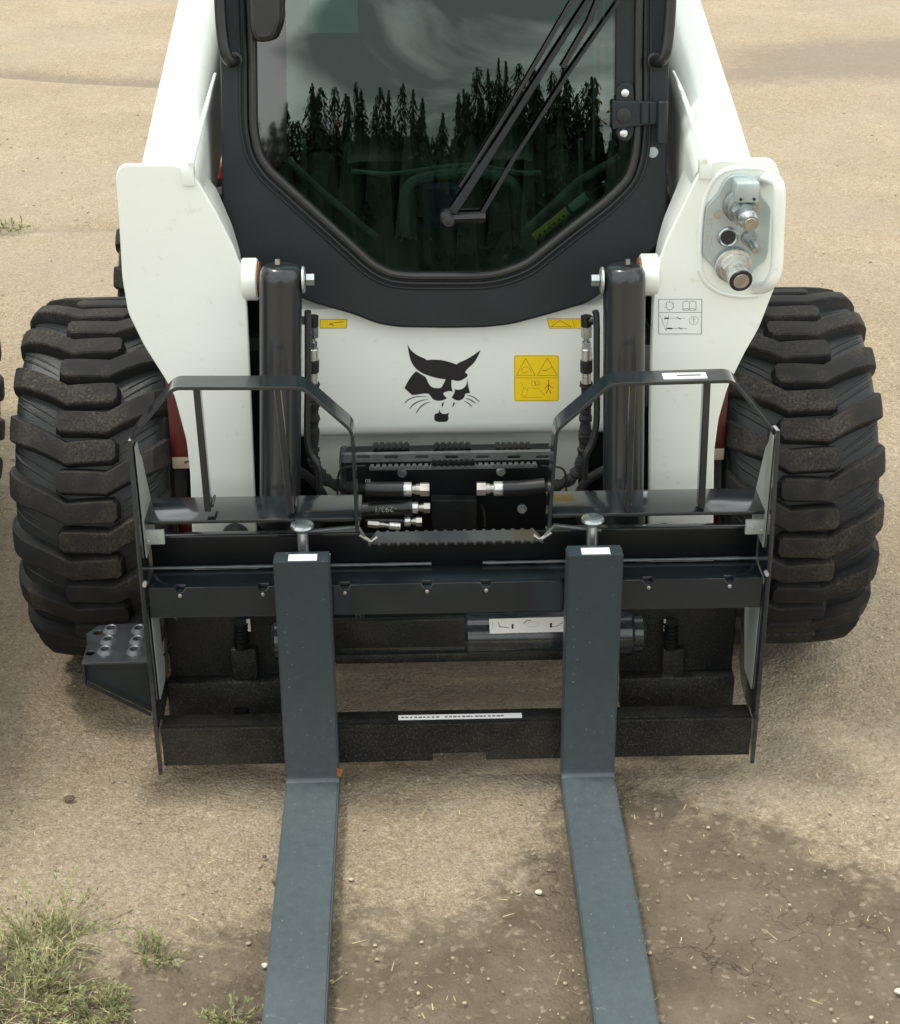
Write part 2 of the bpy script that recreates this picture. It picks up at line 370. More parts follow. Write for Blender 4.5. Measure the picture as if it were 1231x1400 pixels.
def ground_mat():
    M = bpy.data.materials.new('dry packed earth and gravel'); M.use_nodes = True; t = M.node_tree; t.nodes.clear(); l = t.links.new
    p = N(t, 'ShaderNodeBsdfPrincipled'); o = N(t, 'ShaderNodeOutputMaterial'); l(p.outputs[0], o.inputs[0])
    p.inputs['Roughness'].default_value = .95; p.inputs['Specular IOR Level'].default_value = .2
    tcn = N(t, 'ShaderNodeTexCoord')
    def nz_(s, d=5, r=.6, dist=0.):
        n = N(t, 'ShaderNodeTexNoise'); n.inputs['Scale'].default_value = s; n.inputs['Detail'].default_value = d; n.inputs['Roughness'].default_value = r; n.inputs['Distortion'].default_value = dist
        l(tcn.outputs['Object'], n.inputs['Vector']); return n.outputs['Fac']
    def mr(x, a, b, c=0., d=1.):
        n = N(t, 'ShaderNodeMapRange'); l(x, n.inputs['Value'])
        for k, v_ in zip(('From Min', 'From Max', 'To Min', 'To Max'), (a, b, c, d)): n.inputs[k].default_value = v_
        return n.outputs[0]
    def mix(f, a, b, mode='MIX'):
        n = N(t, 'ShaderNodeMixRGB', blend_type=mode)
        for k, v_ in (('Fac', f), ('Color1', a), ('Color2', b)):
            if isinstance(v_, tuple): n.inputs[k].default_value = (*v_, 1)
            elif isinstance(v_, (int, float)): n.inputs[k].default_value = v_
            else: l(v_, n.inputs[k])
        return n.outputs[0]
    def math_(op, a, b=None):
        n = N(t, 'ShaderNodeMath', operation=op); n.use_clamp = False
        for i, v_ in enumerate((a, b)):
            if v_ is None: continue
            if isinstance(v_, (int, float)): n.inputs[i].default_value = v_
            else: l(v_, n.inputs[i])
        return n.outputs[0]
    def attr(nm): n = N(t, 'ShaderNodeAttribute', attribute_name=nm); return n.outputs['Fac']
    drk = attr('dark_patch'); grt = attr('grit')
    dmask = mr(math_('ADD', drk, mr(nz_(22, 8, .7, .4), .3, .7, -.42, .42)), .22, .78)
    c = mix(mr(nz_(1.6, 6), .35, .65), (.310, .250, .164), (.405, .330, .226))
    c = mix(mr(nz_(17, 7, .65), .42, .75), c, (.33, .25, .155))
    # aggregate: cells of different tint
    vo = N(t, 'ShaderNodeTexVoronoi'); vo.inputs['Scale'].default_value = 115; vo.inputs['Randomness'].default_value = 1; l(tcn.outputs['Object'], vo.inputs['Vector'])
    sv = N(t, 'ShaderNodeSeparateColor'); l(vo.outputs['Color'], sv.inputs[0])
    c = mix(math_('MULTIPLY', mr(sv.outputs[0], .80, .98), .30), c, (.56, .48, .37))
    c = mix(math_('MULTIPLY', mr(sv.outputs[1], .80, .98), .35), c, (.20, .15, .095))
    c = mix(math_('MULTIPLY', mr(sv.outputs[2], .95, .99), .3), c, (.36, .22, .14))
    c = mix(math_('MULTIPLY', mr(nz_(48, 8, .75, .3), .54, .68), .6), c, (.16, .12, .078))
    c = mix(math_('MULTIPLY', mr(nz_(120, 5, .7), .58, .72), .55), c, (.13, .095, .06))
    c = mix(math_('MULTIPLY', mr(nz_(4.5, 8, .72, .5), .50, .72), .45), c, (.25, .195, .13))
    c = mix(math_('MULTIPLY', mr(nz_(33, 8, .75, .6), .58, .74), .45), c, (.62, .52, .36))
    c = mix(math_('MULTIPLY', mr(nz_(230, 3, .7), .55, .63), .62), c, (.60, .52, .40))
    c = mix(math_('MULTIPLY', mr(nz_(210, 3, .7), .35, .45, 1, 0), .65), c, (.15, .115, .08))
    c = mix(math_('MULTIPLY', mr(nz_(85, 4, .8), .55, .63), .55), c, (.58, .50, .38))
    c = mix(math_('MULTIPLY', mr(nz_(70, 4, .8, .3), .37, .45, 1, 0), .60), c, (.17, .13, .09))
    c = mix(math_('MULTIPLY', mr(nz_(.9, 5, .6), .5, .62), .35), c, (.33, .285, .225))
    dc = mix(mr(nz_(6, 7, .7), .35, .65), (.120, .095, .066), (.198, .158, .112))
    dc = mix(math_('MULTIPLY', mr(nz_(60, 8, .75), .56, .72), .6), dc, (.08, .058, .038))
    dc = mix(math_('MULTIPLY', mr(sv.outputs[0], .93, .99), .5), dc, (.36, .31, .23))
    # cracks in the darker crust
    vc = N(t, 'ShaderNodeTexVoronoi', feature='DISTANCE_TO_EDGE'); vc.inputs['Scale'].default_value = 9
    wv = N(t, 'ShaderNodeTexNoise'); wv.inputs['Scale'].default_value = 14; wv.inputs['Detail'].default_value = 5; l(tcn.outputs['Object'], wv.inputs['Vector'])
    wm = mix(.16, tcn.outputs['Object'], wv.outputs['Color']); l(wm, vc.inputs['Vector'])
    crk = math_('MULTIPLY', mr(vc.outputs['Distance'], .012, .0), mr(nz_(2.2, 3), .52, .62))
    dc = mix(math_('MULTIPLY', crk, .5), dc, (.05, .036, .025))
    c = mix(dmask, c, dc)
    gm = mr(math_('ADD', grt, mr(nz_(14, 6, .7), .3, .7, -.2, .2)), .3, .8)
    c = mix(math_('MULTIPLY', gm, .7), c, (.21, .17, .13))
    l(c, p.inputs['Base Color'])
    h = math_('ADD', math_('MULTIPLY', nz_(45, 8, .7), 1.0), math_('MULTIPLY', mr(vo.outputs['Distance'], 0, .7, 1, 0), .28))
    h = math_('ADD', h, math_('MULTIPLY', nz_(160, 4, .6), .35)); h = math_('SUBTRACT', h, math_('MULTIPLY', math_('MULTIPLY', crk, dmask), .5))
    b = N(t, 'ShaderNodeBump'); b.inputs['Strength'].default_value = .85; b.inputs['Distance'].default_value = .015; l(h, b.inputs['Height']); l(b.outputs[0], p.inputs['Normal'])
    return M
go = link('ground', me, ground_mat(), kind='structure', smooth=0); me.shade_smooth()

# ------------------------------------------------------------------ loader
TILT = math.radians(10.0)
CP = Plane((0, -.245, .80), (1, 0, 0), (0, math.sin(TILT), math.cos(TILT)))      # plane of the cab door, leaning back
loader = thing('skid_steer_loader', 'white and black skid steer loader with a cat head emblem on its front', 'loader')
# ---- wheels
def make_tyre(R=.42, W=.33, nl=20):
    g = G(); bm = g.bm; h = W/2; k = W/.33
    LL = bm.verts.layers.float.new('lug')
    half = [(0, .393), (.05, .3925), (.10, .3915), (.136, .388), (.156, .374), (.163, .336), (.165, .27), (.152, .235), (.135, .215)]
    half = [(a*k, r+R-.42) for a, r in half]
    prof = [(-a, r) for a, r in half[::-1][:-1]]+half
    prof = [tuple(p) for p in [(q_.x, q_.y) for q_ in spl([(a, r, 0) for a, r in prof], 3)]]
    seg = 96; rings = []
    for a, r in prof: rings.append([bm.verts.new((a, r*math.sin(2*math.pi*j/seg), r*math.cos(2*math.pi*j/seg))) for j in range(seg)])
    for A, B in zip(rings, rings[1:]):
        for j in range(seg): bm.faces.new((A[j], A[(j+1) % seg], B[(j+1) % seg], B[j]))
    for j in range(seg): bm.faces.new((rings[-1][j], rings[-1][(j+1) % seg], rings[0][(j+1) % seg], rings[0][j]))
    def surf(u, hh):   # point and height above the carcass at axial u (|u| beyond the shoulder runs down the sidewall)
        pr = [(p[0]*k, p[1]+R-.42) for p in [(0, .393), (.05, .3925), (.10, .3915), (.136, .388), (.156, .374), (.163, .336), (.165, .295)]]
        nr = [(0, 1), (.02, 1), (.08, 1), (.35, .93), (.75, .66), (.97, .25), (1, 0)]
        ss = [0, .05, .10, .132, .165, .202, .237]; a = abs(u); sg = 1 if u >= 0 else -1
        for i in range(6):
            if a <= ss[i+1] or i == 5:
                t = min(1, (a-ss[i])/(ss[i+1]-ss[i])); break
        x = pr[i][0]*(1-t)+pr[i+1][0]*t; r = pr[i][1]*(1-t)+pr[i+1][1]*t
        nx_ = nr[i][0]*(1-t)+nr[i+1][0]*t; nr_ = nr[i][1]*(1-t)+nr[i+1][1]*t
        return sg*(x+nx_*hh), r+nr_*hh
    # centre line of a lug: (u, lag in metres, half length, height)
    st = [(-.062, 0, .017, .026), (-.055, 0, .0250, .027), (-.02, .001, .0255, .027), (.02, .003, .0250, .027), (.042, .005, .0250, .027), (.074, -.014, .0255, .027), (.105, -.031, .0265, .027), (.130, -.045, .029, .026), (.150, -.056, .031, .022), (.164, -.063, .033, .016), (.190, -.072, .035, .011), (.215, -.080, .034, .003)]
    for side in (-1, 1):
        for i in range(nl):
            a0 = 2*math.pi*(i+(0 if side < 0 else .5))/nl; rows = []
            for j, (u, lag, hl, hh) in enumerate(st):
                d = .006
                row = []
                for e, hz in ((-hl-d, -.002), (-hl+.001, hh-.003), (-hl+.0045, hh), (0, hh+.0008), (hl-.0045, hh), (hl-.001, hh-.003), (hl+d, -.002)):
                    x, r = surf(u*side, hz); an = a0+(lag+e)/R
                    row.append(bm.verts.new((x, -r*math.cos(an), -r*math.sin(an)))); row[-1][LL] = 1.0 if hz > .001 else 0.0
                rows.append(row)
            for A, B in zip(rows, rows[1:]):
                for j in range(6): bm.faces.new((A[j], A[j+1], B[j+1], B[j]))
            # end wall in the middle of the tread
            x, r = surf((st[0][0]-.006)*side, -.002); E_ = []
            for q_, v_ in enumerate(rows[0]):
                an = math.atan2(-v_.co.z, -v_.co.y); E_.append(bm.verts.new((x, -r*math.cos(an), -r*math.sin(an))))
            for j in range(6): bm.faces.new((rows[0][j], rows[0][j+1], E_[j+1], E_[j]))
            bm.faces.new(rows[-1])
            # fine ribs in the outer valley
            for q_ in range(2):
                rp_ = []
                for z_ in range(7):
                    x, r = surf((.070+.022*z_)*side, .0005); an = a0+(.052+.020*q_-.0175*z_)/R; rp_.append((x, -r*math.cos(an), -r*math.sin(an)))
                g.tube(rp_, [.0005, .002, .003, .0038, .0038, .0025, .0005], 6)
    # moulded rib rings on the sidewalls
    for sx in (-1, 1):
        for r_ in (.33, .30, .262):
            g.tube([(sx*.1625*k, r_*math.cos(2*math.pi*j/64), r_*math.sin(2*math.pi*j/64)) for j in range(64)], .003, 6, closed=True)
    return g
def make_rim():
    g = G()
    g._lathe(V((0, 0, 0)), V((1, 0, 0)), [(-.13, .222), (-.135, .232), (-.12, .222), (-.10, .20), (-.02, .195), (-.02, .10), (-.05, .085), (-.05, .0)], 48)
    g._lathe(V((0, 0, 0)), V((1, 0, 0)), [(.13, .222), (.135, .232), (.12, .222), (.10, .20), (.02, .195), (.02, .10), (.05, .085), (.05, .0)], 48)
    for k in range(8):
        a = 2*math.pi*k/8
        for sx in (-1, 1): g.hexa((sx*.048, .065*math.cos(a), .065*math.sin(a)), (sx*.064, .065*math.cos(a), .065*math.sin(a)), .010)
    return g
tyre_me = rim_me = None
def wheel(x, y, flip, rot):
    global tyre_me, rim_me
    w_ = bpy.data.objects.new('wheel', None); COL.objects.link(w_); w_.parent = loader; w_.location = (x, y, .42); w_.rotation_euler = (rot, 0, 0)
    if tyre_me is None:
        t = make_tyre().done('tyre', RUB, None, smooth=28); r = make_rim().done('rim', WHITE, None); tyre_me, rim_me = t.data, r.data
    else:
        t = bpy.data.objects.new('tyre', tyre_me); r = bpy.data.objects.new('rim', rim_me); COL.objects.link(t); COL.objects.link(r)
    t.parent = w_; r.parent = w_
wheel(-.770, 0, 0, .055); wheel(.770, 0, 0, .155)
wheel(-.705, 1.04, 0, .1); wheel(.705, 1.04, 0, .3)

# ---- chassis
g = G()
prof = [(-.13, .922), (-.14, .922), (-.168, .914), (-.192, .898), (-.20, .87), (-.20, .63), (-.197, .612), (-.185, .598), (-.165, .590), (-.14, .588), (-.13, .588)]
for xa, xb in ((-.40, .40),):
    pl = Plane((xa, 0, 0), (0, 1, 0), (0, 0, 1)); pr = [(a, b) for a, b in prof]
    vs = [[g.bm.verts.new((x_, a, b)) for a, b in pr] for x_ in (xa, xb)]
    for j in range(len(pr)): g.bm.faces.new((vs[0][j], vs[0][(j+1) % len(pr)], vs[1][(j+1) % len(pr)], vs[1][j]))
    g.bm.faces.new(vs[0]); g.bm.faces.new(vs[1][::-1])
g.done('front_panel', WHITE, loader)
g = G(); g.box((-.30, -.125, .42), (.30, -.116, .586), .003); g.done('lower_panel', WHITE, loader)
g = G(); g.box((-.44, -.15, .17), (.44, 1.75, .415), .01); g.box((-.44, -.115, .40), (.44, 1.7, .90), .01)
g.box((-.56, -.10, .30), (-.44, 1.5, .62), .01); g.box((.44, -.10, .30), (.56, 1.5, .62), .01); g.done('chassis', DEEP, loader)
for s_ in (-1, 1):
    def bz(nm, r0, r1, y, m_, lab=None):
        za_, zb_ = H(248, r1, y).z, H(248, r0, y).z; g = G(); x0_, x1_ = sorted((s_*.45, s_*.597)); g.box((x0_, y, za_), (x1_, y+.01, zb_), .002); g.done(nm, m_, loader, lab)
    bz('fender_plate', 515, 640, -.30, RED, 'red painted inner fender plate'); bz('decal_strip', 625, 641, -.301, CREAM); bz('axle_guard', 711, 745, -.30, RED)
    g = G(); z_ = H(248, 633, -.303).z; g.tube(spl([(s_*.535, -.302, z_-.003), (s_*.545, -.302, z_+.003), (s_*.56, -.302, z_+.004), (s_*.57, -.302, z_)], 4), .002, 6); g.done('decal_mark', INK, loader)
g = G(); g.box((-.46, 1.0, .62), (.46, 1.95, 1.28), .05); g.box((-.44, 1.95, .35), (.44, 1.99, 1.2), .015); g.done('engine_hood', WHITE, loader)
g = G()
for k in range(9): g.box((-.33, 1.985, .55+k*.06), (.33, 2.0, .58+k*.06), .003)
g.done('tail_grille', BLACK, loader)

g = G(); a_ = H(299, 203, .55); b_ = H(306, 160, .55); g.box((a_.x, .55, a_.z), (b_.x, .60, b_.z), .004); a_ = H(299, 245, .35); b_ = H(307, 228, .35); g.box((a_.x, .35, a_.z), (b_.x, .40, b_.z), .003); g.done('side_lamp', REDI, loader, split=True)
# ---- cab shell
out = [(296, -150), (298, 0), (302, 110), (303, 250), (302, 322), (345, 368), (420, 412), (486, 431), (515, 443), (545, 448), (610, 449), (665, 448), (700, 444), (748, 431), (806, 414), (868, 365), (914, 322), (913, 220), (915, 100), (919, 0), (922, -150)]
win = [(347, -120), (348, 60), (349, 175), (356, 210), (371, 232), (426, 282), (485, 336), (511, 360), (534, 372), (560, 375), (610, 375), (655, 375), (680, 372), (717, 360), (775, 313), (828, 272), (857, 243), (866, 216), (870, 175), (870, 60), (871, -120)]
topv = CP.uv(600, -330)[1]
def fixtop(l): return [((u), (v if v < .74 else topv)) for u, v in l]
g = G()
O2 = [CP.uv(*q_) for q_ in out]; W2 = [CP.uv(*q_) for q_ in win]
O2[0] = (O2[1][0]-.003, 1.24); O2[-1] = (O2[-2][0]+.003, 1.24)
W2[0] = (W2[1][0], 1.12); W2[-1] = (W2[-2][0], 1.12)
wc = V((sum(p[0] for p in W2)/len(W2), .45))
def grow(l, d):   # offset a loop outwards
    r = []; k = len(l)
    for i in range(k):
        a, b, c = V(l[i-1]), V(l[i]), V(l[(i+1) % k]); t = ((b-a).normalized()+(c-b).normalized()).normalized(); n = V((t.y, -t.x))
        if n.dot(b-wc) < 0: n = -n
        r.append(tuple(b+n*d))
    return r
g.plate([rp(O2, .02), grow(W2, .013)], CP, .05, .005)
g.done('cab_front', CAB, loader)
g = G()
g.tube([CP.at(u, v, .004) for u, v in rp(grow(W2, .004), .03, 6)], .0085, 10, closed=True)
g.done('door_seal', SEAL, loader)
g = G(); g.tube([CP.at(u, v, .004) for u, v in rp(grow(W2, .019), .03, 6)], .0045, 8, closed=True); g.done('door_trim', CAB, loader)
g = G(); g.tube([CP.at(u, v, .001) for u, v in rp(grow(W2, .030), .03, 6)], .0032, 8, closed=True); g.done('door_frame_lip', CAB, loader)
GP = CP.off(-.006)
g = G(); g.plate([grow(W2, .004)], GP, .004); glass = g.done('windscreen', GLASS, loader, smooth=0)
# black border print on the glass
g = G()
g.plate([[ (W2[1][0]-.002, 1.115), (W2[2][0]-.002, CP.uv(349, 175)[1]), CP.uv(357, 215), CP.uv(371, 236), CP.uv(392, 215), CP.uv(391, 40), (CP.uv(391, 40)[0], 1.115)]], GP.off(.0006), .0004)
g.plate([[ (W2[-2][0]+.002, 1.115), CP.uv(871, 175), CP.uv(866, 216), CP.uv(848, 205), CP.uv(840, 120), CP.uv(840, 40), (CP.uv(840, 40)[0], 1.115)][::-1]], GP.off(.0006), .0004)
g.done('glass_border', FRIT, loader, smooth=0)
# cab box: sides, back, roof, floor
def cy(v): return CP.at(0, v).y
xl, xr = O2[2][0]+.004, O2[-3][0]-.004
g = G()
for x_ in (xl, xr):
    pl = Plane((x_, 0, 0), (0, 1, 0), (0, 0, 1))
    g.plate([[(cy(.02)+.055, .82), (cy(.1)+.055, .9), (cy(1.23)+.055, 2.02), (1.0, 2.02), (1.0, .82)], rp([(.25, 1.45), (.27, 1.85), (.85, 1.85), (.85, 1.45)], .05)], pl.off(.01 if x_ < 0 else .01), .02, .003)
g.done('cab_side', CAB, loader)
g = G(); g.box((xl+.012, cy(.05)+.055, .80), (xr-.012, .99, .83), .003); g.box((xl+.012, .97, .83), (xr-.012, .995, 1.50), .003); g.done('cab_floor', INTER, loader)
g = G(); g.box((xl-.02, cy(1.23)-.03, 2.022), (xr+.02, 1.03, 2.08), .02); g.done('cab_roof', CAB, loader)
# mesh guard in the side window openings
g = G()
for x_ in (xl, xr):
    for k in range(12): g.box((x_-.003, .16+k*.062, 1.44), (x_+.003, .169+k*.062, 1.87), 0)
    for k in range(7): g.box((x_-.0025, .23, 1.48+k*.056), (x_+.0025, .87, 1.489+k*.056), 0)
g.done('side_screen', DEEP, loader, smooth=0, kind='stuff')
# ---- things behind the glass
seat = G()
seat.box((-.24, .42, .90), (.24, .90, 1.06), .04); seat.box((-.23, .80, 1.0), (.23, .94, 1.62), .05)
seat = seat.done('seat', BLACK, loader)
g = G(); yq = .22
pp = spl([H(555, 322, yq), H(553, 290, yq), H(556, 258, yq), H(575, 244, yq), H(625, 236, yq), H(670, 238, yq), H(700, 250, yq), H(712, 275, yq), H(716, 322, yq)], 5)
g.tube(pp, .012, 10); g.done('lap_bar', INTG, loader)
g = G(); g.tube(spl([H(480, 234, .3), H(530, 238, .3), H(580, 232, .3), H(640, 226, .3), H(710, 236, .3), H(740, 236, .3)], 5), .006, 8); g.done('seat_shoulder', INTG, loader)
for pts in (((392, 217), (440, 262), (515, 325)), ((848, 214), (790, 248), (722, 312))):
    g = G(); g.tube([H(*p, .02) for p in pts], .009, 8); g.done('inner_rail', INTG, loader)
for px in (415, 794):
    g = G(); g.cyl(H(px, 190, .1), H(px+2, 275, .1), .006, 8); g.done('console_post', INTG, loader)
g = G(); g.box((-.33, .02, .90), (-.26, .5, 1.06), .02); g.box((.26, .02, .90), (.33, .5, 1.06), .02); g.done('side_console', INTER, loader)
g = G(); g.box((-.045, .36, .88), (.045, .42, 1.0), .01); g.done('buckle_cover', BLUE, loader)
g = G(); g.box((H(425, 40, .5).x, .50, H(425, 45, .5).z), (H(490, 40, .5).x, .505, H(425, 45, .5).z+.2), .001); g.done('document_holder', LABELB, loader)
sy = -.085
st_ = G(); st_.cyl(H(694, 352, sy), H(737, 322, sy), .0022, 8); st_.cyl(H(730, 326, sy), H(806, 265, sy), .0085, 16); st_.cyl(H(806, 265, sy), H(828, 250, sy), .003, 8); st_ = st_.done('gas_strut', BLACK, loader)
a_, b_ = H(730, 326, sy), H(806, 265, sy)
g = G(); g.cyl(a_+(b_-a_)*.02, a_+(b_-a_)*.62, .0105, 16); g.done('strut_label', YEL, st_)
g = G(); g.cyl(a_+(b_-a_)*.67, a_+(b_-a_)*.96, .0105, 16); g.done('strut_label', LABELB, st_)
g = G()
for k in range(6):
    c_ = a_+(b_-a_)*(.1+k*.085)+V((0, -.0112, .002)); g.box(c_-V((.002, .0004, .003)), c_+V((.003, .0004, .002)), 0)
g.done('strut_print', INK, st_)
g = G(); g.lathe(H(692, 352, sy), (0, -1, 0), [(-.006, .005), (.006, .005)], 10); g.lathe(H(826, 251, sy), (0, -1, 0), [(-.006, .005), (.006, .005)], 10); g.done('strut_ball', CRIMP, st_)
g = G(); yo = -.122
g.plate([rp([YP(yo).uv(*q_) for q_ in [(821, 62), (828, 62), (829, 150), (836, 146), (838, 164), (832, 171), (822, 168), (819, 155)]], .006)], YP(yo), .012, .003); g.done('side_marker', ORANGE, loader)
g = G(); g.box(H(457, 180, .3)-V((0, .01, 0)), H(466, 166, .3)+V((0, .01, 0)), .002); g.done('buckle_button', REDI, loader)
g = G(); g.cyl(H(812, 219, -.07), H(816, -80, -.07), .0035, 8); g.done('side_cable', INTG, loader)
g = G(); g.tube([H(813, 100, -.06), H(813, 30, -.06), H(814, -60, -.06)], [.011, .011, .011], 10); g.done('side_latch', BLACK, loader)

# ---- wiper
wp = CP.off(.028); wiper = G()
def W(px, py, k=0): return CP.off(.028+k).hit(px, py)
wiper.lathe(CP.off(0).hit(613, 299), CP.n, [(-.004, .016), (.030, .016), (.036, .012), (.037, 0)], 24)
wiper.lathe(CP.off(0).hit(657, 297), CP.n, [(-.004, .009), (.024, .009), (.026, 0)], 16)
a_, b_ = W(605, 298, -.004), W(664, 296, -.004)
wiper.tube([a_, b_], .011, 8)
wiper = wiper.done('wiper', BLACK, loader)
def flatbar(g, pts, wds, th, pl):
    for (p, w0), (q_, w1) in zip(list(zip(pts, wds))[:-1], list(zip(pts, wds))[1:]):
        a, b = V(pl.uv(*p)), V(pl.uv(*q_)); d = (b-a).normalized(); n = V((-d.y, d.x))
        g.plate([[tuple(a+n*w0/2), tuple(a-n*w0/2), tuple(b-n*w1/2), tuple(b+n*w1/2)]], pl, th, .001)
g = G(); flatbar(g, [(619, 290), (634, 268), (676, 203), (805, 0), (850, -70)], [.017, .017, .013, .0085, .008], .007, CP.off(.034)); g.done('wiper_arm', CAB, wiper)
g = G(); flatbar(g, [(659, 293), (700, 222), (778, 100), (848, 0), (880, -45)], [.009, .008, .0065, .006, .006], .006, CP.off(.030)); g.done('wiper_link', CAB, wiper)
g = G(); flatbar(g, [(629, 256), (690, 160), (786, -4), (830, -80)], [.006, .007, .008, .008], .008, CP.off(.022)); flatbar(g, [(770, 92), (806, 30), (826, -20)], [.010, .010, .008], .006, CP.off(.020)); g.done('wiper_blade', BLACK, wiper)

# ---- door hinge (right) and handles
hinge = G(); hp = CP.off(.022)
hinge.plate([rp([hp.uv(*q_) for q_ in [(838, 137), (912, 139), (912, 168), (838, 177)]], .004)], hp, .020, .003)
hinge.plate([rp([CP.uv(*q_) for q_ in [(843, 150), (842, 120), (850, 112), (862, 113), (866, 122), (867, 150), (866, 182), (860, 193), (848, 193), (842, 184)]], .01)], CP.off(.012), .012, .003)
hinge = hinge.done('door_hinge', CAB, loader)
g = G(); g.cyl(hp.hit(906, 138)+CP.n*.002, hp.hit(905, 196)+CP.n*.002, .012, 20, ch=.002); g.cyl(hp.hit(882, 141), hp.hit(882, 168), .010, 16); g.done('hinge_barrel', CAB, hinge)
g = G(); g.lathe(hp.hit(853, 157)-CP.n*.001, CP.n, [(0, .016), (.005, .015), (.006, .0)], 24); g.done('hinge_cap', BLACK, hinge)
for q_ in ((855, 127), (853, 182)):
    g = G(); c_ = CP.off(.012).hit(*q_); g.lathe(c_-CP.n*.002, CP.n, [(0, .008), (.004, .008), (.006, .005)], 20); bo = g.done('bolt', CRIMP, hinge)
g = G(); c_ = CP.hit(893, 208); g.lathe(c_-CP.n*.002, CP.n, [(0, .011), (.003, .011)], 20); g.hexa(c_, c_+CP.n*.010, .0075); g.done('bolt', ZINC, loader)
for pts in (((300, -90), (301, 0), (304, 45), (309, 74), (316, 84), (322, 82)), ((918, -90), (917, 0), (914, 45), (910, 72), (903, 84), (894, 83))):
    g = G(); o_ = [CP.off(.05).hit(*p) for p in pts[:-2]]+[CP.off(.04).hit(*pts[-2]), CP.off(-.002).hit(*pts[-1])]
    g.tube(spl(o_, 5), .012, 12); g.lathe(CP.off(0).hit(*pts[-1]), CP.n, [(-.002, .016), (.004, .016), (.006, .013)], 16); g.done('grab_handle', BLACK, loader)
g = G(); pl = CP.off(.06); g.plate([rp([pl.uv(*q_) for q_ in [(338, -90), (386, -90), (384, 30), (374, 56), (350, 58), (341, 40)]], .012)], pl, .062, .010); g.done('work_light_housing', BLACK, loader)
for (xa, ya), (xb, yb), nm in (((838, 50), (866, -60), 'door_stile'),):
    g = G(); g.plate([[CP.uv(841, 130), CP.uv(868, 130), (CP.uv(868, 0)[0], 1.115), (CP.uv(841, 0)[0], 1.115)]], CP.off(.0), .012, .003); g.done('door_stile', CAB, loader)

# ---- lift arms
PY = -.38
plateL = [(158, 242), (161, 231), (169, 225), (239, 225), (254, 230), (269, 245), (296, 291), (320, 339), (333, 378), (338, 420), (342, 514), (349, 677), (354, 800), (266, 800), (263, 730), (260, 648), (255, 603), (238, 540), (225, 517), (197, 473), (175, 428), (167, 380), (163, 310)]
plateR = [(888, 800), (888, 600), (890, 500), (893, 420), (895, 392), (901, 360), (911, 329), (929, 292), (949, 250), (962, 228), (978, 219), (1052, 217), (1062, 224), (1067, 238), (1065, 300), (1063, 385), (1055, 405), (1038, 449), (1019, 482), (1006, 508), (995, 531), (983, 573), (977, 618), (976, 715), (977, 800)]
for sgn, px in ((-1, plateL), (1, plateR)):
    arm = G(); pl = YP(PY); loop = rp([pl.uv(*q_) for q_ in px], .012, 3)
    arm.plate([loop], pl, .014, .003)
    cxx = sum(p[0] for p in loop)/len(loop)
    # box behind the face plate
    inner = []
    for u, v in loop:
        inner.append((cxx+(u-cxx)*.84, min(v-.005, 1.20)))
    arm.plate([inner], YP(PY+.013), .16, .01)
    arm = arm.done('lift_arm', WHITE, loader)
    # upper tube running back past the cab
    g = G(); xo, xi = .602, .488
    path = [(-.365, 1.262), (-.12, 1.324), (.37, 1.441), (1.2, 1.64), (1.75, 1.74), (2.0, 1.66), (2.05, 1.35), (1.9, .95)]
    rings = []
    for j, (y_, z_) in enumerate(path):
        a = V(path[max(0, j-1)]); b = V(path[min(len(path)-1, j+1)]); t = (b-a).normalized(); n = V((-t.y, t.x))
        hgt = .20
        sec = [(xi, -hgt)]+[(xi+.05-.05*math.cos(q_*math.pi/12), -.05+.05*math.sin(q_*math.pi/12)) for q_ in range(7)]+[(xo-.02+.02*math.sin(q_*math.pi/6), -.02+.02*math.cos(q_*math.pi/6)) for q_ in range(4)]+[(xo, -hgt)]
        rings.append([g.bm.verts.new((sgn*u, y_+n.x*v, z_+n.y*v)) for u, v in sec])
    for A, B_ in zip(rings, rings[1:]):
        for k in range(len(A)): g.bm.faces.new((A[k], A[(k+1) % len(A)], B_[(k+1) % len(A)], B_[k]))
    g.bm.faces.new(rings[0][::-1]); g.bm.faces.new(rings[-1])
    pl = Plane((sgn*.520, 0, 0), (0, 1, 0), (0, 0, 1)).off(.004)
    g.plate([rp([(-.20, .62), (-.20, 1.20), (.5, 1.38), (.5, 1.22), (.2, 1.10), (.0, .95), (-.10, .78), (-.13, .62)], .04)], pl, .010, .002)
    g.done('arm_tube', WHITE, arm)
    g = G(); X_ = XP(sgn*.478); pts = [(297, 101), (289, 130), (277, 175), (264, 226)] if sgn < 0 else [(918, 98), (930, 125), (944, 165), (961, 221)]
    q_ = [X_.hit(*p) for p in pts]; q_ = [V((sgn*.482, p.y, p.z)) for p in q_]
    g.tube(spl(q_, 5), [.0035+.003*k/15 for k in range(16)], 8); g.done('weld_strip', WHITE, arm)
    g = G(); g.box((sgn*.505-.012 , -.388, 1.225), (sgn*.505+.012, -.36, 1.262), .003); g.done('stop_block', WHITE, arm)
    # pivot boss
    bx0, bx1 = (H(330, 385, -.37).x, H(352, 385, -.37).x) if sgn < 0 else (H(901, 380, -.37).x, H(877, 380, -.37).x)
    cz = H(345, 386, -.37).z if sgn < 0 else H(888, 380, -.37).z
    g = G(); g.cyl((bx0, -.35, cz), (bx1, -.35, cz), .043, 32, ch=.003); g.done('pivot_boss', WHITE, arm)
    g = G(); g.cyl((bx1, -.35, cz), (bx1-sgn*.004, -.35, cz), .036, 24); g.done('bushing', RUST, arm)
    # lower pin of the arm behind the frame
    g = G(); g.lathe(H(322 if sgn < 0 else 908, 735, -.39), (0, -1, 0), [(-.01, .030), (.006, .030), (.012, .022), (.012, 0)], 24); g.done('lower_pin', BLACK, arm)

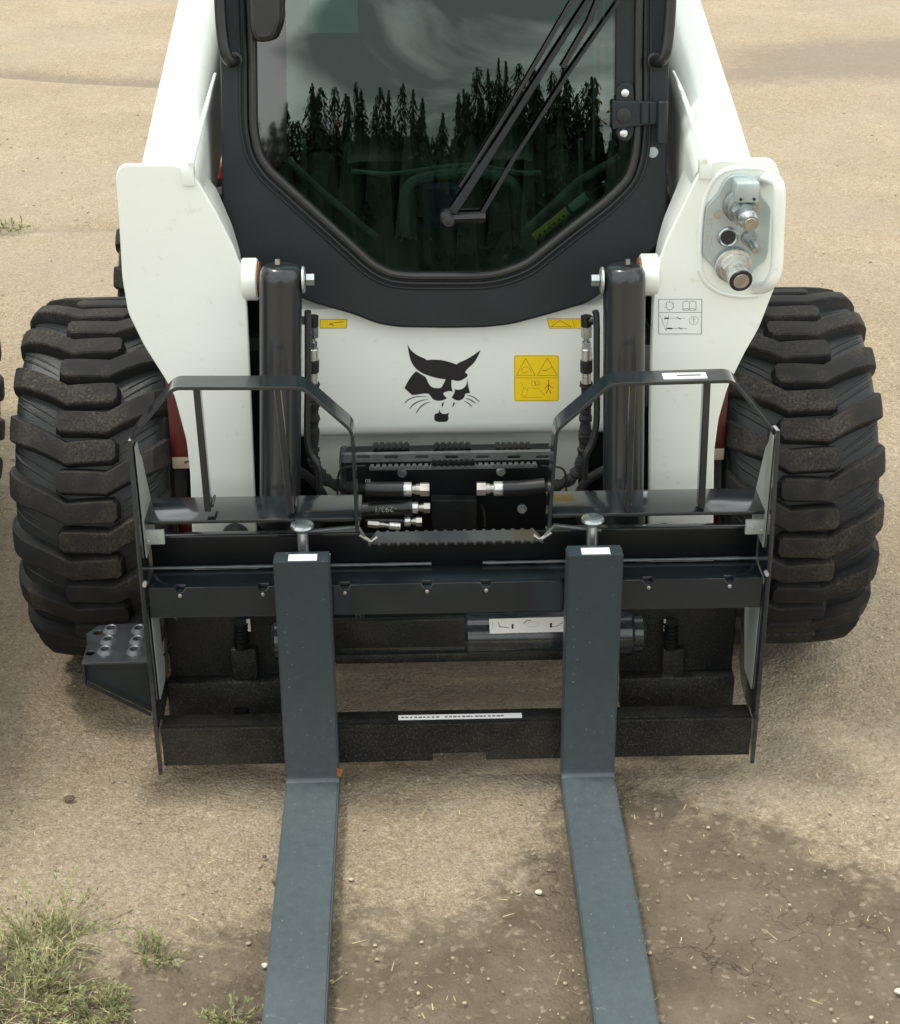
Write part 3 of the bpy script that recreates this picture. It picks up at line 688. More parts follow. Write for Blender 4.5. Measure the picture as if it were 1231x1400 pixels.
# ---- tilt cylinders with their lines and hoses
for sgn in (-1, 1):
    cx0, cx1 = (384, 383) if sgn < 0 else (854, 852)
    T_ = H(cx0, 372, -.40); B_ = H(cx1, 800, -.44)
    r_ = .0425
    c = G(); d_ = (B_-T_).normalized()
    c.lathe(T_-d_*.014, d_, [(0, .030), (.004, .036), (.016, .0415), (.03, r_), (.50, r_), (.51, .046), (.56, .046), (.565, .03), (.60, .03)], 32)
    c = c.done('tilt_cylinder', CYLM, loader)
    g = G(); g.cyl(T_-d_*.018+V((.006*sgn, -.006, 0)), T_-d_*.028+V((.006*sgn, -.006, 0)), .005, 10); g.done('grease_nipple', STEEL, c)
    g = G(); xi = T_.x-sgn*.046; zc = T_.z-.016
    g.lathe((xi+sgn*.004, -.40, zc), (-sgn, 0, 0), [(0, .0265), (.004, .0265), (.006, .023)], 32); g.done('washer', CRIMP, c)
    g = G(); g.hexa((xi-sgn*.004, -.40, zc), (xi-sgn*.020, -.40, zc), .013); g.done('bolt', ZINC, c)
    g = G(); g.tube(spl([H(cx1-5*sgn*0+(38 if sgn < 0 else -38), 425, -.41)]+[H(a, b, -.41) for a, b in (((421, 440), (421, 520), (420, 590), (424, 618), (436, 640), (438, 668)) if sgn < 0 else ((816, 440), (816, 520), (816, 575), (810, 605), (801, 625), (800, 655)))], 6), .0068, 12); g.done('steel_line', CYLM, c)
    g = G(); sx_ = 428 if sgn < 0 else 802
    def F(py, dx=0): return H(sx_+dx, py, -.33)
    fit = G(); fit.cyl(F(445), F(432), .012, 12); fit.cyl(H(sx_-14*-sgn*0+(-14 if sgn < 0 else 14), 438, -.34), F(438), .009, 12); fit = fit.done('elbow_fitting', BLACK, c)
    g.hexa(F(446), F(461), .0115); g.cyl(F(461), F(468), .006); g.hexa(F(467), F(476), .0095); g.done('hex_nut', ZINC, fit)
    g = G(); g.cyl(F(476), F(492), .0118, 20, ch=.0015); g.cyl(F(508), F(524), .0105, 20, ch=.0015); g.done('crimp_sleeve', CRIMP, fit)
    g = G(); g.cyl(F(491), F(509), .0130, 20, ch=.002); g.done('hose_collar', HOSE, fit)
    base = [(428, 522), (429, 560), (428, 600), (430, 632), (445, 655), (470, 665), (520, 668)] if sgn < 0 else [(802, 522), (801, 560), (800, 600), (795, 632), (780, 655), (755, 665), (715, 668)]
    P_ = spl([H(a, b, -.325) for a, b in base], 22); rr = [.0122+rnd.uniform(-.0012, .0016)+.0016*math.sin(i*.5+.8*math.sin(i*.23)) for i in range(len(P_))]
    g = G(); g.tube(P_, rr, 14); g.done('hose', HOSE, c)
    # second hose, behind
    P_ = spl([H(a, b, -.29) for a, b in ([(404, 640), (430, 660), (445, 690), (430, 730)] if sgn < 0 else [(830, 640), (800, 660), (790, 690), (800, 730)])], 14)
    g = G(); g.tube(P_, .010, 12); g.done('hose', HOSE, c)

# ---- emblem and stickers on the white front panel
def decal(loops, pl, m_, parent, name, th=.0004, lab=None, sm=True):
    g = G(); g.plate([[pl.uv(*q_) for q_ in lp] for lp in loops], pl, th); return g.done(name, m_, parent, lab, smooth=0)
def zz(l, ox, oy, s): return [(ox+a/s, oy+b/s) for a, b in l]
EP = YP(-.2008)
def e_(l): return zz(l, 540, 460, 9.469)
def smooth_loop(l, n=5): return [tuple(p[:2]) for p in spl([(*p, 0) for p in l], n, False)]
top = [(163, 92), (190, 150), (240, 205), (310, 252), (385, 285), (414, 306)]
top = smooth_loop(top)+smooth_loop([(414, 306), (500, 300), (600, 306), (700, 328), (800, 362)])[1:]+smooth_loop([(800, 362), (840, 335), (920, 300), (1020, 240), (1112, 174)])[1:]+smooth_loop([(1112, 174), (1075, 260), (1020, 345), (950, 410), (912, 462), (940, 490), (940, 515), (900, 545), (850, 570), (800, 575), (742, 562), (733, 600), (736, 660), (752, 712)])[1:]+smooth_loop([(752, 712), (700, 705), (640, 725), (628, 742), (650, 775), (672, 797), (620, 825), (560, 832), (500, 815), (470, 780), (440, 745), (390, 738), (300, 750), (225, 758)])[1:]+[(180, 720), (125, 668)]+smooth_loop([(125, 668), (160, 600), (210, 520), (265, 460), (285, 452)])[1:]+smooth_loop([(285, 452), (340, 490), (400, 530), (440, 610), (480, 655), (540, 668), (600, 660), (632, 610), (660, 555)])[1:]+smooth_loop([(660, 555), (560, 540), (450, 510), (350, 470), (270, 410), (215, 330), (185, 230), (163, 92)])[1:-1]
right_ = smooth_loop([(942, 552), (950, 640), (975, 732)])+[(915, 738)]+smooth_loop([(915, 738), (895, 790), (860, 820), (820, 828), (780, 818), (736, 790)])[1:]+smooth_loop([(736, 790), (765, 745), (778, 705), (772, 682)])[1:]+smooth_loop([(772, 682), (820, 690), (870, 680), (910, 650), (930, 610), (942, 552)])[1:-1]
chin = [(578, 948), (592, 985), (620, 1003), (660, 1005), (690, 992), (705, 985), (690, 1020), (696, 1060), (680, 1095), (650, 1106), (570, 1106), (525, 1095), (512, 1075), (512, 1025), (525, 1000), (555, 996), (570, 985)]
f1 = [(640, 850), (612, 862), (605, 890), (618, 920), (625, 890)]
f2 = [(760, 852), (778, 858), (772, 885), (735, 924), (752, 890)]
emb = decal([e_(top)], EP, INK, loader, 'emblem', lab='black cat head emblem printed on the white front panel')
for lp in (right_, chin, f1, f2): decal([e_(lp)], EP, INK, emb, 'emblem_piece')
for a, b, c_, wd in (((128, 865), (240, 790), (415, 778), 7), ((195, 932), (290, 850), (432, 815), 8), ((277, 990), (360, 890), (460, 848), 8), ((935, 765), (1010, 780), (1095, 845), 7), ((920, 800), (980, 820), (1043, 866), 8), ((898, 836), (950, 862), (998, 908), 7)):
    q_ = [V((*p, 0)) for p in (a, b, c_)]; up_, dn_ = [], []
    n_ = 12
    for i in range(n_+1):
        t = i/n_; p = q_[0]*(1-t)**2+(q_[1]*2-(q_[0]+q_[2])/2)*2*t*(1-t)+q_[2]*t*t
        tt = ((q_[1]*2-(q_[0]+q_[2])/2-q_[0])*(1-t)+(q_[2]-q_[1]*2+(q_[0]+q_[2])/2)*t).normalized(); k_ = wd*(.35+1.0*math.sin(math.pi*min(1, t*.8+.2))) if a[0] < 500 else wd*(.35+1.0*math.sin(math.pi*min(1, (1-t)*.8+.2)))
        up_.append((p.x-tt.y*k_*.6, p.y+tt.x*k_*.6)); dn_.append((p.x+tt.y*k_*.6, p.y-tt.x*k_*.6))
    decal([e_(up_+dn_[::-1])], EP, INK, emb, 'whisker')
# warning sticker
def rrect(x0, y0, x1, y1, r=3): return [tuple(p) for p in rp([(x0, y0), (x1, y0), (x1, y1), (x0, y1)], r)]
sp_ = YP(-.2006)
ws = decal([rrect(703, 485.5, 764.5, 548.5, 3)], sp_, YEL, loader, 'warning_sticker', lab='square yellow warning sticker with two triangles')
g = G(); q1 = sp_.off(.0005)
g.stroke(q1, rrect(704.2, 486.5, 763.5, 547.5, 3), .0008, closed=True); g.stroke(q1, [(704, 516.5), (764, 516.5)], .0009)
g.stroke(q1, [(719, 490), (706.5, 513), (732, 513)], .0010, closed=True); g.stroke(q1, [(748.5, 489.5), (735, 513), (762, 513)], .0010, closed=True)
g.stroke(q1, [(713, 508), (715, 503), (720, 501), (724, 504), (727, 509)], .0008); g.stroke(q1, [(715, 510), (722, 508)], .0012); g.stroke(q1, [(741, 507), (747, 506), (753, 503), (755, 501)], .0009); g.stroke(q1, [(743, 506), (747, 507)], .0016)
g.done('sticker_print', INKY, ws, smooth=0)
g = G()
g.stroke(q1, [(713, 523), (716, 530), (713, 541), (719, 542), (722, 533), (716, 530)], .0006); g.stroke(q1, [(722, 530), (736, 531), (741, 536), (745, 540)], .0006); g.stroke(q1, [(727, 521), (737, 521), (738, 526), (728, 527)], .0007, closed=True)
g.stroke(q1, [(731, 522), (733, 526)], .002); g.stroke(q1, [(712, 543.6), (742, 543)], .0005); g.done('sticker_print', INKY, ws, smooth=0)
g = G(); g.stroke(q1, [(750.5, 523), (750, 532)], .0022); g.stroke(q1, [(745, 531), (750, 526), (756, 530)], .0012); g.stroke(q1, [(747, 538), (750, 531), (754, 538)], .0013); g.plate([ell(*q1.uv(750.3, 520.6), .0018)], q1.off(.0001), .0002); g.done('sticker_figure', REDI, ws, smooth=0)
for lp, tri in (([(438, 436.5), (474.5, 436.5), (474, 448.5), (438, 448.5)], [(450, 444), (458, 441), (470, 440)]), ([(748, 435.8), (795, 435.8), (795, 449), (752, 449)], [(754, 446.5), (765.5, 438), (781, 446.5), (754, 446.5)])):
    s2 = decal([lp], sp_, YEL, loader, 'warning_label')
    g = G(); g.stroke(q1, lp, .0008, closed=True); g.stroke(q1, tri, .0010)
    if lp[0][0] > 700: g.stroke(q1, [(783, 436), (786, 449)], .0007)
    else: g.stroke(q1, [(452, 442), (456, 445)], .0016)
    g.done('sticker_print', INKY if lp[0][0] > 700 else INK, s2, smooth=0)
# instruction label on the right arm plate
ip = YP(PY-.0006)
s3 = decal([[(900, 408), (961, 408), (960.5, 457.5), (900, 457.5)]], ip, WHITE, loader, 'instruction_label')
g = G(); q2 = ip.off(.0005); g.stroke(q2, [(901, 409), (960, 409), (959.5, 456.5), (901, 456.5)], .0009, closed=True); g.stroke(q2, [(901, 427), (960, 427)], .0008)
g.stroke(q2, [(912, 413), (920, 413), (921, 419), (919, 423), (913, 423), (911, 419)], .0007, closed=True)
for a, b in (((916, 410), (916, 413)), ((909, 415), (912, 416)), ((923, 415), (920, 416)), ((916, 423), (916, 426)), ((909, 421), (912, 420)), ((923, 421), (920, 420))): g.stroke(q2, [a, b], .0006)
g.stroke(q2, [(934, 413), (939, 411.5), (943, 413), (947, 411.5), (952, 413), (952, 423), (947, 421.5), (943, 423), (939, 421.5), (934, 423)], .0008, closed=True); g.stroke(q2, [(943, 413), (943, 423)], .0007); g.stroke(q2, [(934, 424), (952, 424)], .0007)
g.stroke(q2, [(903, 431), (911, 452), (915, 430)], .0005); g.stroke(q2, [(909, 435), (914, 435)], .003); g.stroke(q2, [(914, 435), (937, 435)], .0005); g.stroke(q2, [(926, 433.5), (931, 436.5)], .0012); g.stroke(q2, [(913, 449), (919, 449)], .003); g.stroke(q2, [(919, 449), (940, 449)], .0006); g.stroke(q2, [(928, 447.5), (933, 450)], .0012)
cu_, cv_ = q2.uv(949, 438); g.stroke(q2, ell(cu_, cv_, .0092), .0005, pix=False, closed=True); g.stroke(q2, [(949, 433), (949, 442)], .0008); g.stroke(q2, [(946, 436), (952, 436)], .0006)
g.done('label_print', INK, s3, smooth=0)

# ---- quick coupler block on the right arm
cp = YP(PY-.0005)
ridge = G()
ridge.tube(spl([H(958, 372, PY), H(957, 330, PY), H(961, 285, PY), H(970, 255, PY), (H(986, 236, PY)), H(1010, 229, PY), H(1048, 230, PY)], 6), .005, 8)
ridge.tube(spl([H(957, 368, PY), H(966, 386, PY), H(985, 399, PY), H(1010, 404, PY), H(1036, 404, PY)], 6), .0055, 8)
ridge.done('coupler_guard_ridge', WHITE, loader)
g = G()
g.tube(spl([H(1046, 246, PY), V(H(1052, 243, PY-.03)), V(H(1063, 250, PY-.045)), V(H(1066, 270, PY-.05)), V(H(1064, 320, PY-.05)), V(H(1062, 365, PY-.05)), V(H(1055, 385, PY-.045)), V(H(1044, 393, PY-.02)), H(1036, 393, PY)], 6), .0125, 14); g.done('coupler_guard_handle', WHITE, loader)
zp = [(1014, 238), (1029, 241), (1038, 253), (1041, 268), (1055, 282), (1053, 315), (1051, 344), (1047, 357), (1031, 368), (1022, 388), (1011, 393), (992, 386), (983, 377), (975, 364), (961, 351), (963, 315), (966, 282), (983, 264), (990, 249), (999, 240)]
cb = G(); pz = YP(PY-.010); cb.plate([rp([pz.uv(*q_) for q_ in zp], .012)], pz, .010, .002); cb = cb.done('coupler_block', ZINCP, loader)
ax = V((.10, -1, -.22)).normalized()
def C0(px, py, k=0): return H(px, py, PY-.010-k)
g = G(); o_ = C0(1008, 268); g.box(C0(1000, 266)+V((0, -.046, -.004)), C0(1034, 241)+V((0, 0, 0)), .004); g.done('coupler_bracket', ZINCP, cb)
g = G()
for px in (1008, 1026): g.lathe(V((C0(px, 258).x, PY-.0565, C0(1002, 266).z+.004)), (0, -1, 0), [(0, .003), (.001, .003)], 12)
g.done('screw_hole', INK, cb)
g = G(); c_ = C0(1013, 280); g.lathe(c_, ax, [(0, .036), (.008, .035), (.010, .031), (.022, .030), (.023, .025), (.028, .025)], 32); g.hexa(c_+ax*.028, c_+ax*.042, .027); g.lathe(c_+ax*.042, ax, [(0, .018), (.010, .018), (.011, .0195), (.016, .0195), (.018, .018), (.034, .0165)], 28); g.done('hydraulic_coupler', ZINC, cb)
g = G(); g.lathe(c_+ax*.0765, ax, [(0, .0135), (.002, .0125)], 20); g.done('coupler_cap', STEEL, cb)
g = G(); c_ = C0(995, 323); g.lathe(c_, (0, -1, 0), [(0, .0205), (.008, .020), (.010, .0175), (.008, .0145), (.003, .014)], 32); g.done('port_ring', ZINC, cb)
g = G(); g.lathe(c_, (0, -1, 0), [(.001, .0145), (.0085, .0145)], 28); g.done('port_plug', INK, cb)
g = G(); c_ = C0(1024, 325); g.lathe(c_, ax, [(0, .016), (.006, .0155)], 28); g.hexa(c_+ax*.006, c_+ax*.018, .0125); g.lathe(c_+ax*.018, ax, [(0, .009), (.012, .0085), (.013, .010), (.018, .010), (.028, .0075), (.034, .0075)], 20); g.done('drain_coupler', ZINC, cb)
g = G(); c_ = C0(1003, 362); g.lathe(c_, ax, [(0, .038), (.006, .037), (.008, .031), (.014, .031)], 32); g.hexa(c_+ax*.014, c_+ax*.026, .0285); g.lathe(c_+ax*.026, ax, [(0, .022), (.020, .022), (.021, .0235), (.034, .0235)], 32); g.done('hydraulic_coupler', CRIMP, cb)
g = G(); g.lathe(c_+ax*.0602, ax, [(0, .0235), (.003, .0225)], 32); g.done('coupler_ring', INK, cb)
g = G(); g.lathe(c_+ax*.0634, ax, [(0, .0160), (.001, .0155)], 28); g.done('coupler_cap', STEEL, cb)
g = G()
for q_ in ((982, 293), (1035, 341)): g.lathe(C0(*q_), (0, -1, 0), [(0, .0085), (.002, .008), (.0025, 0)], 20)
g.done('rivet', ZINC, cb)
g = G()
for k in range(7): g.stroke(pz.off(.0004), [(968+k*.4, 300+k*6.5), (974, 298+k*6.5), (973, 303+k*6.5)], .0009)
g.done('stamped_marks', CRIMP, cb, smooth=0)

# ---- centre of the front: slotted bar, black beam, fittings, hoses
cen = G(); cen.box((H(465, 660, -.32).x, -.325, H(465, 735, -.32).z), (H(755, 660, -.32).x, -.25, H(465, 628, -.32).z), .004)
cen = cen.done('manifold_bracket', DEEP, loader)
by = -.355; bp = YP(by); g = G()
slots = []
for cxp in (497, 535, 577, 618, 660, 703, 742): u, v = bp.uv(cxp, 625); slots.append(rp([(u-.014, v-.0038), (u+.014, v-.0038), (u+.014, v+.0038), (u-.014, v+.0038)], .0035))
u0, v0 = bp.uv(468, 633); u1, v1 = bp.uv(757, 617)
g.plate([[(u0, v0), (u1, v0), (u1-.004, v1), (u0+.006, v1)]]+slots, bp, .004, .0008)
g.box((u0, by+.004, v1-.004), (u1, by+.012, v1), .001); g.done('slotted_strip', SLOT, cen)
g = G()
for a, b in ((468, 470), (757, 757)): g.plate([[bp.uv(a, 617), bp.uv(a-4, 640), bp.uv(a-4, 690), bp.uv(a+(5 if a < 500 else -5), 690), bp.uv(a+(5 if a < 500 else -5), 617)]], bp.off(-.03), .004)
g.done('bracket_end', SLOT, cen)
def teeth(g, x0, x1, py, y, hgt, pitch, wd, dep=.03):
    a = H(x0, py, y); b = H(x1, py, y); n = int((b.x-a.x)/pitch)
    g.box((a.x, y, a.z-.006), (b.x, y+dep, a.z), .0005)
    for k in range(n):
        x = a.x+(k+.5)*(b.x-a.x)/n; g.box((x-wd/2, y-.002, a.z-.002), (x+wd/2, y+dep, a.z+hgt), .0008)
for x0, x1 in ((510, 560), (593, 645), (677, 727)):
    g = G(); teeth(g, x0, x1, 614.5, -.338, .004, .0125, .008); g.done('grip_teeth', DEEP, cen)
g = G(); teeth(g, 505, 735, 640, -.36, .005, .0125, .008, .01); g.done('grip_teeth', SLOT, cen)
g = G(); teeth(g, 590, 650, 634, -.362, .006, .011, .006, .01); g.done('grip_teeth', DEEP, cen)
for q_ in ((550, 646), (685, 644), (714, 695)):
    g = G(); c_ = H(*q_, -.325); g.lathe(c_, (0, -1, 0), [(0, .0105), (.003, .0105)], 24); g.hexa(c_, c_+V((0, -.010, 0)), .0085); g.done('bolt', ZINC, cen)
def hfit(px0, px1, py, y, d, r0=.0125, dy=0):
    """horizontal hose end: crimp sleeve, neck and nut; d = +1 when the nut is on the right"""
    a = H(px0, py, y); b = H(px1, py+dy, y); L_ = b-a
    g = G(); g.cyl(a, a+L_*.36, r0, 20, ch=.0015); f = g.done('crimp_sleeve', CRIMP, cen)
    g = G(); g.cyl(a+L_*.36, a+L_*.5, r0*.6, 16); g.cyl(a+L_*.5, a+L_*.66, r0*.75, 16); g.hexa(a+L_*.66, b, r0*.98); g.done('hose_nut', STEEL, f)
hfit(550, 587, 669, -.39, 1, .0155); hfit(688, 652, 668, -.39, -1, .0155)
hfit(563, 588, 694, -.40, 1, .0125); hfit(553, 577, 713, -.41, 1, .011)
hfit(548, 503, 720, -.43, 1, .008, -4)
for pts, r_ in (([(500, 668), (520, 669), (552, 669)], .0165), ([(688, 668), (715, 667), (745, 664)], .0165), ([(480, 700), (520, 696), (564, 694)], .0180), ([(500, 712), (530, 712), (554, 713)], .011)):
    g = G(); g.tube(spl([H(a, b, -.40) for a, b in pts], 5), r_, 16); g.done('hose', BLACK, cen)
tp = YP(-.4195); g = G(); g.text('-293/1', tp, *tp.uv(527, 696), .0185, math.pi); g.done('hose_print', TEXTG, cen, smooth=0)
tp = YP(-.417); g = G(); g.text('SU', tp, *tp.uv(503, 657), .010, math.pi); g.done('hose_print', TEXTG, cen, smooth=0)
g = G(); g.tube(spl([H(a, b, -.36) for a, b in [(658, 690), (662, 700), (663, 720)]], 4), .003, 6); g.tube(spl([H(a, b, -.34) for a, b in [(462, 690), (462, 655), (470, 640), (500, 637)]], 5), .0025, 6); g.tube(spl([H(a, b, -.34) for a, b in [(774, 690), (774, 655), (768, 640), (740, 637)]], 5), .0025, 6); g.done('wire', BLACK, cen)
g = G(); g.plate([[YP(-.37).uv(*q_) for q_ in ((590, 684), (652, 684), (652, 730), (590, 730))]], YP(-.37), .03, .003); g.done('centre_plate', FRAMEM, cen)

# ---- mounting plate (carries attachments), torque tube
mp_ = G()
for a, b in (((235, 832), (386, 935)), ((848, 830), (1008, 930))):
    pa, pb = H(a[0], b[1], -.50), H(b[0], a[1], -.50); mp_.box((pa.x, -.50, pa.z), (pb.x, -.47, pb.z+.02), .004)
mount = mp_.done('attachment_mount', FRAMEM, loader)
for a, b in (((232, 932), (387, 985)), ((848, 925), (1006, 972))):
    pa, pb = H(a[0], b[1], -.53), H(b[0], a[1], -.53); g = G(); g.box((pa.x, -.53, pa.z), (pb.x, -.49, pb.z), .006); g.done('mount_foot', FRAMEM, mount)
for px in (332, 919):
    g = G(); pa, pb = H(px-14, 930, -.52), H(px+18, 888, -.52); g.box((pa.x, -.52, pa.z), (pb.x, -.498, pb.z), .004); g.done('wedge_housing', FRAMEM, mount)
    g = G(); a_ = H(px-2, 850, -.52); g.cyl(a_, H(px-2, 886, -.52), .014, 16)
    for k in range(6): g.lathe(H(px-2, 852+k*5, -.52), (0, 0, -1), [(-.0025, .016), (.0025, .016)], 16)
    g.done('wedge_spring', DEEP, mount)
    g = G(); g.cyl(H(px-1, 965, -.52), H(px-1, 995, -.52), .020, 16, r2=.014); g.done('wedge_pin', DEEP, mount)
    g = G(); g.box(H(px+(6 if px < 600 else -12), 862, -.52), H(px+(10 if px < 600 else -8), 848, -.525), .0); g.done('wedge_rod', CRIMP, mount)
tz = H(640, 882, -.54).z; tb = G()
tb.cyl((H(370, 880, -.54).x, -.50, tz), (H(885, 880, -.54).x, -.50, tz), .044, 40, ch=.008); tb = tb.done('cross_tube', FRAME, mount)
g = G(); g.cyl((H(636, 880, -.54).x, -.502, tz+.002), (H(868, 880, -.54).x, -.502, tz+.002), .050, 40, ch=.006); g.done('tube_sleeve', FRAME, tb)
g = G(); g.box((H(455, 880, -.56).x, -.562, H(455, 887, -.56).z), (H(636, 880, -.56).x, -.550, H(455, 850, -.56).z), .002)
g.box((H(455, 880, -.56).x, -.548, H(455, 914, -.56).z), (H(790, 880, -.56).x, -.50, H(455, 900, -.56).z), .008); g.done('tube_cover', FRAMEM, tb)
lp_ = YP(-.5545); lb = decal([[(669, 846.5), (780, 843.5), (780, 863.5), (670, 866.5)]], lp_, STICK, tb, 'tube_label')
g = G(); l2 = lp_.off(.0005); cu_, cv_ = l2.uv(728, 853.5); g.stroke(l2, ell(cu_, cv_, .0140, .0062), .0004, pix=False, closed=True)
g.stroke(l2, [(716, 853), (720, 849), (726, 848)], .0014); g.stroke(l2, [(682, 851), (683, 857), (696, 858)], .0014); g.stroke(l2, [(770, 851), (762, 856), (754, 857)], .0010); g.stroke(l2, [(701, 854), (701, 859)], .004); g.stroke(l2, [(753.5, 852.5), (753.5, 857.5)], .004); g.stroke(l2, [(674, 850), (674, 860)], .0007)
g.done('label_print', INK, tb, smooth=0)
tp = YP(-.49); g = G(); g.text('15/2', tp, *tp.uv(492, 842), .012, math.pi); g.done('hose_print', TEXTG, tb, smooth=0)
g = G(); g.cyl((H(380, 848, -.40).x, -.40, H(380, 843, -.4).z), (H(860, 848, -.40).x, -.40, H(380, 843, -.4).z), .02, 16); g.done('hose', BLACK, tb)

# ------------------------------------------------------------------ fork frame
frame = thing('fork_carriage', 'wide charcoal fork carriage frame with two guard baskets on the front of the loader', 'fork frame', (0, -.6, 0))
FY = -.665
def frame_box(px0, py0, px1, py1, y, dep, m_=FRAME, name='rail', bev=.003, parent=frame):
    a, b = H(px0, py1, y), H(px1, py0, y); g = G(); g.box((a.x, y, a.z), (b.x, y+dep, b.z), bev); return g.done(name, m_, parent)
# side plates
for s_, xs in ((-1, -.620), (1, .632)):
    pl = Plane((xs, 0, 0), (0, 1, 0), (0, 0, 1)).off(.004)
    g = G()
    yz = [(-.668, .038), (-.672, .12), (-.670, .55), (-.650, .76), (-.645, .80), (-.610, .795), (-.600, .77), (-.575, .74), (-.505, .60), (-.50, .52), (-.47, .46), (-.47, .18), (-.52, .14), (-.60, .13), (-.645, .10)]
    holes = []

    g.plate([yz]+holes, pl, .009, .001); sp = g.done('side_plate', FRAME, frame)
    g = G(); g.plate([rp([(-.640, .785), (-.612, .785), (-.600, .755), (-.578, .735), (-.513, .60), (-.505, .535), (-.632, .535)], .006)], Plane((xs-s_*.0068, 0, 0), (0, 1, 0), (0, 0, 1)).off(.001), .002, .0005); g.plate([rp([(-.640, .425), (-.50, .425), (-.50, .33), (-.55, .20), (-.632, .20)], .006)], Plane((xs-s_*.0068, 0, 0), (0, 1, 0), (0, 0, 1)).off(.001), .002, .0005); g.done('side_liner', LINER, sp, split=True)
    g = G(); x0_, x1_ = sorted((xs-s_*.008, xs-s_*.046)); g.box((x0_, -.63, .566), (x1_, -.622, .597), .001); g.done('side_bracket', LINER, sp)
    for k in range(2):
        g = G(); g.lathe((xs-s_*(.014+k*.02), -.631, .575+.008*k), (0, -1, 0), [(0, .003), (.002, .002)], 10); g.done('rivet', CRIMP, sp)
    g = G(); g.lathe((xs-s_*.006, -.675, .50), (0, -1, 0), [(-.008, .005), (.004, .004)], 10); g.done('screw', CRIMP, sp)
# lower rail with a shallow cut-out in the middle
g = G(); pl = YP(FY)
zt = H(620, 990, FY).z; zb = H(620, 1040, FY).z; zc = H(620, 1030, FY).z; xa, xb = -.612, .624; xc0, xc1 = H(592, 1030, FY).x, H(665, 1030, FY).x
g.plate([[(xa, zb), (xa, zt), (xb, zt), (xb, zb), (xc1, zb), (xc1, zc), (xc0, zc), (xc0, zb)]], pl, .012, .002)
g.box((xa, FY+.0125, zt-.012), (xb, FY+.055, zt), .002); g.done('lower_rail', FRAMEM, frame)
s4 = G(); s4.box((H(545, 985, FY+.02).x, FY+.018, zt+.0002), (H(714, 985, FY+.02).x, FY+.036, zt+.0008), 0); s4 = s4.done('rail_sticker', STICK, frame, smooth=0)
g = G()
for k in range(24):
    if k == 9: continue
    x = H(549, 985, FY+.02).x+k*.0091; g.box((x, FY+.024, zt+.0008), (x+rnd.uniform(.004, .008), FY+.029, zt+.0010), 0)
g.done('sticker_print', INKG, s4, smooth=0)
# upper beam: front face, top, notches with bright stops, black back plate
zt2 = H(620, 797, -.655).z; zb2 = H(620, 838, -.655).z
g = G(); pl = YP(-.655)
ub = [(xa, zb2), (xa, zt2)]
notch_px = [245, 359, 471, 584, 665, 776, 887, 998]
for px in notch_px:
    x = H(px, 797, -.655).x; ub += [(x-.011, zt2), (x-.006, zt2-.010), (x+.006, zt2-.010), (x+.011, zt2)]
ub += [(xb, zt2), (xb, zb2)]
g.plate([ub], pl, .014, .0015)
g.box((xa, -.640, zt2-.012), (xb, -.577, zt2-.001), .002); g.done('upper_beam', FRAME, frame)
for px in notch_px:
    g = G(); x = H(px, 800, -.655).x; g.cyl((x, -.652, zt2-.018), (x, -.659, zt2-.018), .0040, 14, ch=.001); g.done('notch_stop', STEEL, frame)
zp1 = H(620, 729, -.572).z
g = G(); g.box((xa, -.573, zt2-.004), (xb, -.563, zp1), .0015); g.done('back_plate', DEEP, frame); g = G(); g.box((xa, -.576, zp1-.001), (-.19, -.556, zp1+.006), .002); g.box((.19, -.576, zp1-.001), (xb, -.556, zp1+.006), .002); g.done('back_plate_edge', FRAME, frame, split=True)
for x0, x1 in ((200, 590), (660, 1045)):
    g = G(); a_, b_ = H(x0, 768, -.578), H(x1, 768, -.578); P_ = [V((a_.x+(b_.x-a_.x)*k/40, -.5775, zt2+.003+.0006*rnd.random())) for k in range(41)]; g.tube(P_, [.0030+.0010*rnd.random() for _ in P_], 8); g.done('weld_bead', SLOT, frame)
# guard baskets
def basket(pts, bars, shelf):
    y0, y1 = -.630, -.572
    g = G(); pl = YP(y0); P2 = [V(pl.uv(*p)) for p in pts]
    P2 = [V(p) for p in round_open([tuple(p) for p in P2], .016)]
    n = len(P2); th = .007; L1, L2 = [], []
    for i in range(n):
        a = P2[max(0, i-1)]; b = P2[min(n-1, i+1)]; t = (b-a).normalized(); nn = V((-t.y, t.x)); L1.append(P2[i]); L2.append(P2[i]-nn*th)
    g.plate([[tuple(p) for p in L1+L2[::-1]]], pl, y1-y0, .0006, 0); bk = g.done('guard_frame', FRAME, frame, smooth=25)
    for (ax_, ay_), (bx_, by_) in bars:
        a, b = H(ax_, ay_, -.61), H(bx_, by_, -.61); a.z -= .0
        g = G(); pl = YP(-.617); u0, v0 = pl.uv(ax_, ay_); u1, v1 = pl.uv(bx_, by_)
        g.plate([[(u0-.0062, v0), (u0+.0062, v0), (u1+.0062, v1), (u1-.0062, v1)]], pl, .032, .0012); g.done('guard_bar', FRAME, bk)
        g = G(); g.tube([V((u1+.008, -.60+k*.006, v1+.004+.001*(k % 2))) for k in range(9)], .0028, 6); g.done('weld_bead', FRAME, bk)
    (sx0, sy0), (sx1, sy1) = shelf; a, b = H(sx0, sy0, -.62), H(sx1, sy1, -.62)
    g = G(); z = (a.z+b.z)/2; g.box((a.x, -.621, z-.008), (b.x, -.515, z), .0015); g.done('guard_shelf', FRAME, bk)
    return bk
def round_open(pts, r, n=5):
    out = [pts[0]]
    for i in range(1, len(pts)-1):
        a, b, c = V(pts[i-1]), V(pts[i]), V(pts[i+1]); p, e = b+(a-b).normalized()*r, b+(c-b).normalized()*r
        for j in range(n+1):
            t = j/n; out.append(tuple((1-t)**2*p+2*t*(1-t)*b+t*t*e))
    out.append(pts[-1]); return out
